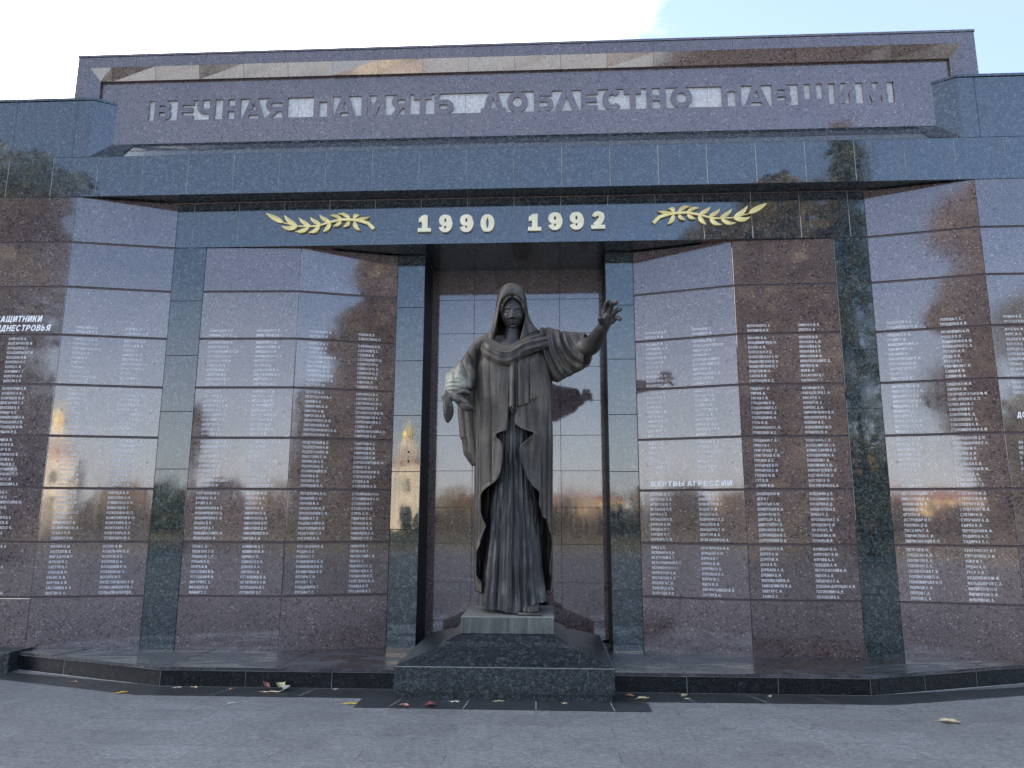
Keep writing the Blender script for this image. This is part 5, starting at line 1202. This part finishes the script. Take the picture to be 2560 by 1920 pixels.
# pedestal
ped = empty('granite_pedestal', (0, -.53, 0), 'stepped dark granite pedestal under the bronze statue', 'pedestal')
yc = -.53
def frustum(mb, h0, z0, h1, z1, m=0):
    a = [(-h0,yc-h0+0*yc-yc,z0),(h0,yc-h0-yc,z0),(h0,h0,z0),(-h0,h0,z0)]
    b = [(-h1,-h1,z1),(h1,-h1,z1),(h1,h1,z1),(-h1,h1,z1)]
    a = [(-h0,-h0,z0),(h0,-h0,z0),(h0,h0,z0),(-h0,h0,z0)]
    mb.add(a+b, [(0,1,5,4),(1,2,6,5),(2,3,7,6),(3,0,4,7),(4,5,6,7),(3,2,1,0)], m)
mb = MB(); frustum(mb, .975, .0, .975, .066); mb.build('foot_course', M['base_granite'], ped)
mb = MB()
for a, b, z0, z1, q in ((1.0, 1.0, .066, .284, 0), (1.0, .992, .284, .290, 1)): frustum(mb, a, z0, b, z1, q)
mb.build('block_course', [M['base_granite'], M['arris']], ped)
mb = MB(); frustum(mb, .992, .291, .655, .404); mb.build('sloped_course', M['base_polished'], ped)
mb = MB(); frustum(mb, .590, .404, .590, .447); frustum(mb, .588, .447, .478, .497, 1); mb.build('top_course', [M['base_granite'], M['base_polished']], ped)

# fallen leaves
def leaf_mat(name, c, c2):
    m, nt, p = newmat(name); N = NT(nt)
    N.link(N.mix(N.ramp(N.noise(60, 3, .6), [(.35, 0.0), (.65, 1.0)]), c, c2), p.inputs['Base Color']); p.inputs['Roughness'].default_value = .6
    return m
ML = {'yellow': leaf_mat('yellow_leaf', (.75,.58,.05), (.62,.40,.05)), 'cream': leaf_mat('cream_leaf', (.62,.56,.38), (.50,.40,.22)), 'red': leaf_mat('red_leaf', (.16,.035,.03), (.24,.12,.09)),
      'pink': leaf_mat('pink_leaf', (.55,.25,.22), (.45,.20,.17)), 'orange': leaf_mat('orange_leaf', (.62,.26,.12), (.50,.30,.14)), 'green': leaf_mat('green_leaf', (.45,.47,.25), (.36,.34,.18)), 'white': leaf_mat('pale_leaf', (.6,.6,.56), (.5,.48,.42))}
def leaf(x, y, L_, W_, rz, col, label, curl=.3, lobes=0, z=0.008, tilt=0.0):
    L_ *= .68; W_ *= .64
    mb = MB(); nu, nv = 15, 9
    P = np.zeros((nv, nu, 3))
    for j in range(nv):
        for i in range(nu):
            u = i/(nu-1); v = j/(nv-1)*2-1
            w = W_/2*math.sin(math.pi*u**.8)**.8 if 0 < u < 1 else 0.0
            if lobes: w *= .72+.42*abs(math.sin(math.pi*lobes*u))
            xx = (u-.5)*L_; yy = v*w
            zz = curl*(abs(v)**1.5)*w + curl*.35*L_*(u-.5)**2*2 + .004*math.sin(9*u+3*v) + tilt*xx + max(0, tilt)*L_/2
            P[j, i] = (xx, yy, max(0, zz))
    mb.grid(P)
    st = [(-L_*.5, 0, .004), (-L_*.62, .004, .006), (-L_*.74, .012, .002)]
    mb.tube(st, [.0022, .0018, .0012], 6)
    o = mb.build('fallen_leaf', ML[col]); md = o.modifiers.new('t', 'SOLIDIFY'); md.thickness = .0012; apply_mods(o)
    o.location = (x, y, z); o.rotation_euler = (0, 0, rz)
    tag(o, label, 'leaf', 'fallen leaves on the paving')
leaf(-3.565,-1.446,.15,.05,.7,'yellow','bright yellow leaf curled on the dark border, left of all others',.5)
leaf(-3.157,-1.205,.10,.04,.4,'white','small pale leaf against the step riser, left of a second pale one',.3)
leaf(-3.001,-1.185,.12,.05,-.3,'cream','dull cream leaf against the step riser, right of a smaller pale one',.4)
leaf(-2.285,-1.225,.14,.09,2.6,'red','dark red leaf standing up against the step riser in the leaf pile',.9,0,.012,.5)
leaf(-2.185,-1.335,.24,.075,.12,'cream','long cream leaf lying in front of the red leaf in the pile',.25)
leaf(-2.150,-1.215,.16,.13,2.3,'green','crumpled greenish leaf at the back of the pile by the riser',.9,3,.012,.3)
leaf(-2.075,-1.255,.12,.08,1.1,'white','pale curled leaf at the right end of the pile by the riser',.9,2,.012,.3)
leaf(-2.385,-1.769,.09,.03,.6,'white','small whitish leaf alone on the open grey paving at left',.3)
leaf(-1.33,-1.735,.17,.05,.1,'yellow','yellow leaf at the left corner of the dark slab before the pedestal',.35)
leaf(-.841,-1.775,.13,.07,-.35,'pink','pale pink leaf with a dark hollow, on the slab edge before the pedestal',.7)
leaf(-.618,-1.745,.15,.12,.5,'red','rose red lobed leaf on the slab before the pedestal',.6,3)
leaf(-.425,-1.60,.11,.04,.1,'white','thin pale leaf close to the pedestal foot, right of the rose red one',.3)
leaf(-.035,-1.565,.13,.05,.15,'green','greenish leaf touching the middle of the pedestal foot',.4)
leaf(1.155,-1.285,.11,.07,-.1,'orange','orange leaf just right of the pedestal, near the step riser',.7)
leaf(1.262,-1.40,.17,.10,.2,'cream','cream curled leaf at the right corner of the dark slab',.6,2)
leaf(1.665,-1.235,.12,.09,.9,'green','pale green leaf under the step riser right of the pedestal',.5,2)
leaf(1.665,-1.37,.07,.03,.4,'green','tiny greenish scrap on the border right of the pedestal',.5)
leaf(3.637,-2.03,.22,.13,-.3,'cream','large cream leaf with a dark spot, alone on the right paving',.5,2)

leaf(-1.62,-1.19,.06,.04,.5,'cream','tiny cream scrap against the riser, left of the pedestal',.4)
leaf(-2.62,-1.24,.07,.04,1.4,'orange','tiny orange scrap on the border, left of the leaf pile',.5)
leaf(2.45,-1.21,.07,.04,.8,'cream','tiny cream scrap against the riser, far right of the pedestal',.4)
leaf(.55,-1.60,.06,.03,.2,'cream','tiny cream scrap at the right end of the pedestal foot',.4)
leaf(-4.3,-1.02,.07,.04,.3,'orange','tiny orange scrap on the border at the far left bend of the step',.5)

# ------------------------------------------------------------------ what stands behind the viewer and is mirrored in the polished stone
def foliage_mat(name, cols, trans=.0):
    m, nt, p = newmat(name); N = NT(nt)
    oi = N.n('ShaderNodeNewGeometry')
    c = N.ramp(oi.outputs['Random Per Island'], [(0, cols[0]), (.5, cols[1]), (1, cols[2])])
    N.link(c, p.inputs['Base Color']); p.inputs['Roughness'].default_value = .6
    return m
M['needle'] = foliage_mat('spruce_needles', [(.018,.028,.014), (.035,.048,.022), (.06,.066,.030)])
M['needle_brown'] = foliage_mat('autumn_needles', [(.030,.027,.016), (.055,.046,.026), (.085,.066,.036)])
M['leafgreen'] = foliage_mat('dull_green_leaves', [(.035,.045,.015), (.06,.068,.024), (.10,.095,.035)])
M['leafgold'] = foliage_mat('autumn_leaves', [(.12,.085,.02), (.20,.13,.03), (.26,.18,.05)])
M['bark'] = plain('bark', (.05,.04,.03), .9, .4, 20, .6)
M['plaster'] = plain('warm_plaster', (.72,.58,.38), .85, .12, 2)
M['plaster2'] = plain('pale_plaster', (.70,.66,.58), .85, .12, 2)
M['roof'] = plain('red_roof', (.28,.10,.06), .8, .2, 4)
M['win'] = plain('window_glass', (.03,.035,.04), .1, .2, 3)
def leaf_cloud(mb, centers, radii, n, size, m=0):
    k = len(centers)
    for i in range(n):
        j = rng.integers(k); c = centers[j]; r = radii[j]
        d = rng.normal(size=3); d /= np.linalg.norm(d)+1e-9
        p = np.array(c)+d*np.array(r)*rng.uniform(.35, 1.0)**.6
        a = rng.normal(size=3); a /= np.linalg.norm(a); b = np.cross(a, rng.normal(size=3)); b /= np.linalg.norm(b)+1e-9
        s = size*rng.uniform(.6, 1.4)
        mb.add([p+a*s, p+b*s*.5, p-a*s, p-b*s*.5], [(0,1,2,3)], m)
def conifer(x, y, h, rad, mat, label, n=2600):
    t = empty('conifer_tree', (x, y, -.01), label, 'tree', 'trees facing the memorial')
    mb = MB(); mb.tube([(0,0,0), (0,0,h*.5), (0,0,h*.97)], [.22, .13, .02], 8); mb.build('trunk', M['bark'], t)
    mb = MB(); lv = int(h*2.2)
    per = max(6, n//(lv*9))
    for i in range(lv):
        f = i/lv; z = h*(.10+.88*f); rr = rad*(1-f)**.85*rng.uniform(.8, 1.15)+.12
        for k in range(9):
            an = rng.uniform(0, 2*math.pi); dx, dy = math.cos(an), math.sin(an); rl = rr*rng.uniform(.55, 1.1)
            for q in range(per):
                u = rng.uniform(.12, 1); px = dx*rl*u; py = dy*rl*u; pz = z-.35*rl*u*u+rng.normal()*.08
                s = .30*rng.uniform(.6, 1.3)
                a = np.array([dx*rng.uniform(.4,1)-dy*rng.normal()*.6, dy*rng.uniform(.4,1)+dx*rng.normal()*.6, -.5+rng.normal()*.3]); a /= np.linalg.norm(a)
                b = np.cross(a, rng.normal(size=3)); b /= np.linalg.norm(b)+1e-9
                p = np.array([px+rng.normal()*.1, py+rng.normal()*.1, pz])
                mb.add([p, p+a*s*.5+b*s*.22, p+a*s, p+a*s*.5-b*s*.22], [(0,1,2,3)])
    mb.build('crown', mat, t)
def broadleaf(x, y, h, rad, mat, label, n=5000, low=.3, size=.22):
    t = empty('broadleaf_tree', (x, y, -.01), label, 'tree', 'trees facing the memorial')
    mb = MB(); mb.tube([(0,0,0), (.1,0,h*.35), (0,.1,h*.75)], [.24, .17, .05], 8)
    cs, rs = [], []
    for i in range(30):
        an = rng.uniform(0, 2*math.pi); q = rng.uniform(.1, .8); zz = h*(low+(1-low)*rng.uniform(.08, .9)); w = math.sin(math.pi*min(1, max(.12, (zz/h-low)/(1-low)*.8+.15)))
        c = (math.cos(an)*rad*q*w, math.sin(an)*rad*q*w, zz); cs.append(c); r0 = rad*rng.uniform(.28, .50); rs.append((r0, r0, r0*.8))
        mb.tube([(0,0,min(zz*.6, h*.6)), (c[0]*.5, c[1]*.5, zz*.82), c], [.08, .05, .015], 5)
    mb.build('trunk', M['bark'], t)
    mb = MB(); leaf_cloud(mb, cs, rs, n, size); mb.build('crown', mat, t)
conifer(14.0, -24, 20.5, 4.6, M['needle'], 'tallest dark conifer beyond the square, mirrored in the right pillar', 12000)
broadleaf(10.0, -24, 18.5, 4.6, M['needle_brown'], 'tall brown leaved tree left of the tallest conifer, across the square', 16000, .04, .26)
broadleaf(8.3, -28, 14.5, 3.2, M['needle_brown'], 'slimmer brown leaved tree just left of the tall brown one, across the square', 8000, .05, .26)
broadleaf(-24.0, -19, 5.0, 5.5, M['needle'], 'dense dark evergreen shrub in front of the big tree at far left', 7000, .02, .2)
conifer(18.4, -27, 16.5, 4.2, M['needle'], 'dark conifer right of the tallest one, across the square', 6000)
conifer(13.0, -58, 14.0, 3.6, M['needle_brown'], 'first brownish conifer of the far group behind the tall trees', 5000)
broadleaf(17.5, -60, 14.5, 5.4, M['leafgreen'], 'round green tree in the far group behind the tall trees', 7000, .04, .4)
conifer(21.8, -57, 17.0, 4.2, M['needle'], 'dark conifer ending the far group behind the tall trees', 5000)
broadleaf(25.0, -27, 13.0, 5.4, M['leafgreen'], 'broad dark tree at the far right of the square, facing the wall', 8000, .08)
broadleaf(-24.6, -24, 19.0, 6.2, M['leafgreen'], 'big green tree at the far left of the square, facing the wall', 15000, .04)
broadleaf(-35.0, -30, 15.0, 6.0, M['leafgreen'], 'green tree behind the big one at the far left of the square', 6000, .06)
broadleaf(-16.5, -30, 8.0, 1.0, M['leafgreen'], 'thin young tree standing alone left of the chapel, across the square', 700, .5, .16)
for k, (x, y, h, r_) in enumerate(((23,-60,9,5),(31,-62,9,5),(40,-58,10,5))):
    broadleaf(x, y, h, r_, M['leafgold' if k % 2 else 'leafgreen'], ['far green tree behind the round brown tree','far golden tree behind the conifers','far green tree at the right end of the row'][k], 1300, .1, .45)
def house(name, x, y, w, d, h, mat, label, floors, cols, roofh=1.2, cat='building'):
    t = empty(name, (x, y, -.01), label, cat)
    mb = MB(); mb.box(-w/2, w/2, -d, 0, 0, h); mb.build('wall', mat, t)
    mb = MB(); mb.add([(-w/2-.3,.3,h+.002),(w/2+.3,.3,h+.002),(w/2+.3,-d-.3,h+.002),(-w/2-.3,-d-.3,h+.002),(-w/2+.5,-d/2,h+roofh),(w/2-.5,-d/2,h+roofh)], [(0,1,5,4),(1,2,5),(2,3,4,5),(3,0,4),(3,2,1,0)]); mb.build('roof', M['roof'], t, recalc=True)
    for i in range(floors):
        for j in range(cols):
            cx = -w/2+(j+.5)*w/cols; cz = (i+.5)*h/floors+.1
            mb = MB(); mb.box(cx-.5, cx+.5, .0, .03, cz-.65, cz+.65); mb.build('window', M['win'], t)
house('pale_house', 4.5, -110, 16, 8, 4.6, M['plaster'], 'long warm plastered house straight across the square', 2, 9)
far = ['autumn tree in the far row, %s' % q for q in ('at its left end, behind the green tree', 'rusty, second from the left end', 'dull green, left of a golden one', 'golden, standing left of a round green one', 'round and green, left of the gap before the church', 'brown, at the left of the gap before the church', 'golden, right of the gap before the church', 'dull green, second right of the church gap', 'brown, left of the pale house', 'low and green before the pale house', 'brown, at the right end of the pale house', 'green, ending the row on the right')]
for k, (x, y, h, r_) in enumerate(((-74,-92,6.5,5),(-63,-88,5.6,5),(-54,-92,6.2,4.6),(-46,-86,5.0,4.6),(-38,-90,6.0,4.8),(-28.5,-88,5.4,4.6),(-11.0,-92,5.0,4.6),(-2,-88,4.6,3.4),(2.2,-96,4.2,2.6),(8.5,-96,2.6,3),(15,-92,5.6,4),(24,-88,6.2,4.6))):
    broadleaf(x, y, h, r_, M[('needle_brown','leafgreen','leafgold')[(k*5+k//3) % 3]], far[k], 3600, .03, .42)
t = empty('hedge', (0, -80, -.01), 'long low clipped hedge far across the square', 'hedge')
mb = MB(); leaf_cloud(mb, [(x, rng.normal()*.3, 1.3+.5*math.sin(x*.9)+rng.normal()*.25) for x in np.r_[np.arange(-78, -21, 1.3), np.arange(-15.5, 42, 1.3)]], [(1.5, 1.0, 1.5)]*200, 16000, .38); mb.build('foliage', M['leafgreen'], t)
# church with a gold dome
CHS = 2.05
ch = empty('church', (-25.6, -125, -.01), 'tall pale sunlit church tower with a gold dome far across the square', 'church')
def sc(v): 
    for k in range(len(v.v)): v.v[k] = tuple(CHS*c for c in v.v[k])
    return v
mb = MB(); mb.box(-1.45, 1.45, -5, 0, 0, 5.6); mb.box(-.80, .80, -1.7, .06, .0, 7.6); sc(mb).build('wall', M['plaster2'], ch)
mb = MB(); mb.add([(-1.6,.15,5.602),(1.6,.15,5.602),(1.6,-5.1,5.602),(-1.6,-5.1,5.602),(0,.15,6.4),(0,-5.1,6.4)], [(0,1,4),(1,2,5,4),(2,3,5),(3,0,4,5),(3,2,1,0)]); sc(mb).build('roof', M['roof'], ch)
mb = MB(); mb.tube([(0,-.8,7.602), (0,-.8,8.2)], .58, 14); sc(mb).build('drum', M['plaster'], ch)
mb = MB(); mb.tube([(0,-.8,8.2),(0,-.8,8.45),(0,-.8,8.85),(0,-.8,9.2),(0,-.8,9.5)], [.58,.70,.50,.2,.03], 16); mb.tube([(0,-.8,9.5),(0,-.8,10.0)], .04, 6); mb.tube([(-.2,-.8,9.8),(.2,-.8,9.8)], .04, 6); sc(mb).build('dome', M['gold'], ch)
mb = MB(); mb.box(-.45, .45, .07, .10, 0, 2.2); sc(mb).build('door', M['win'], ch)
for q in range(2):
    mb = MB(); mb.box(-.3, .3, .07, .10, 3.4+q*2.3, 4.5+q*2.3); sc(mb).build('window', M['win'], ch)
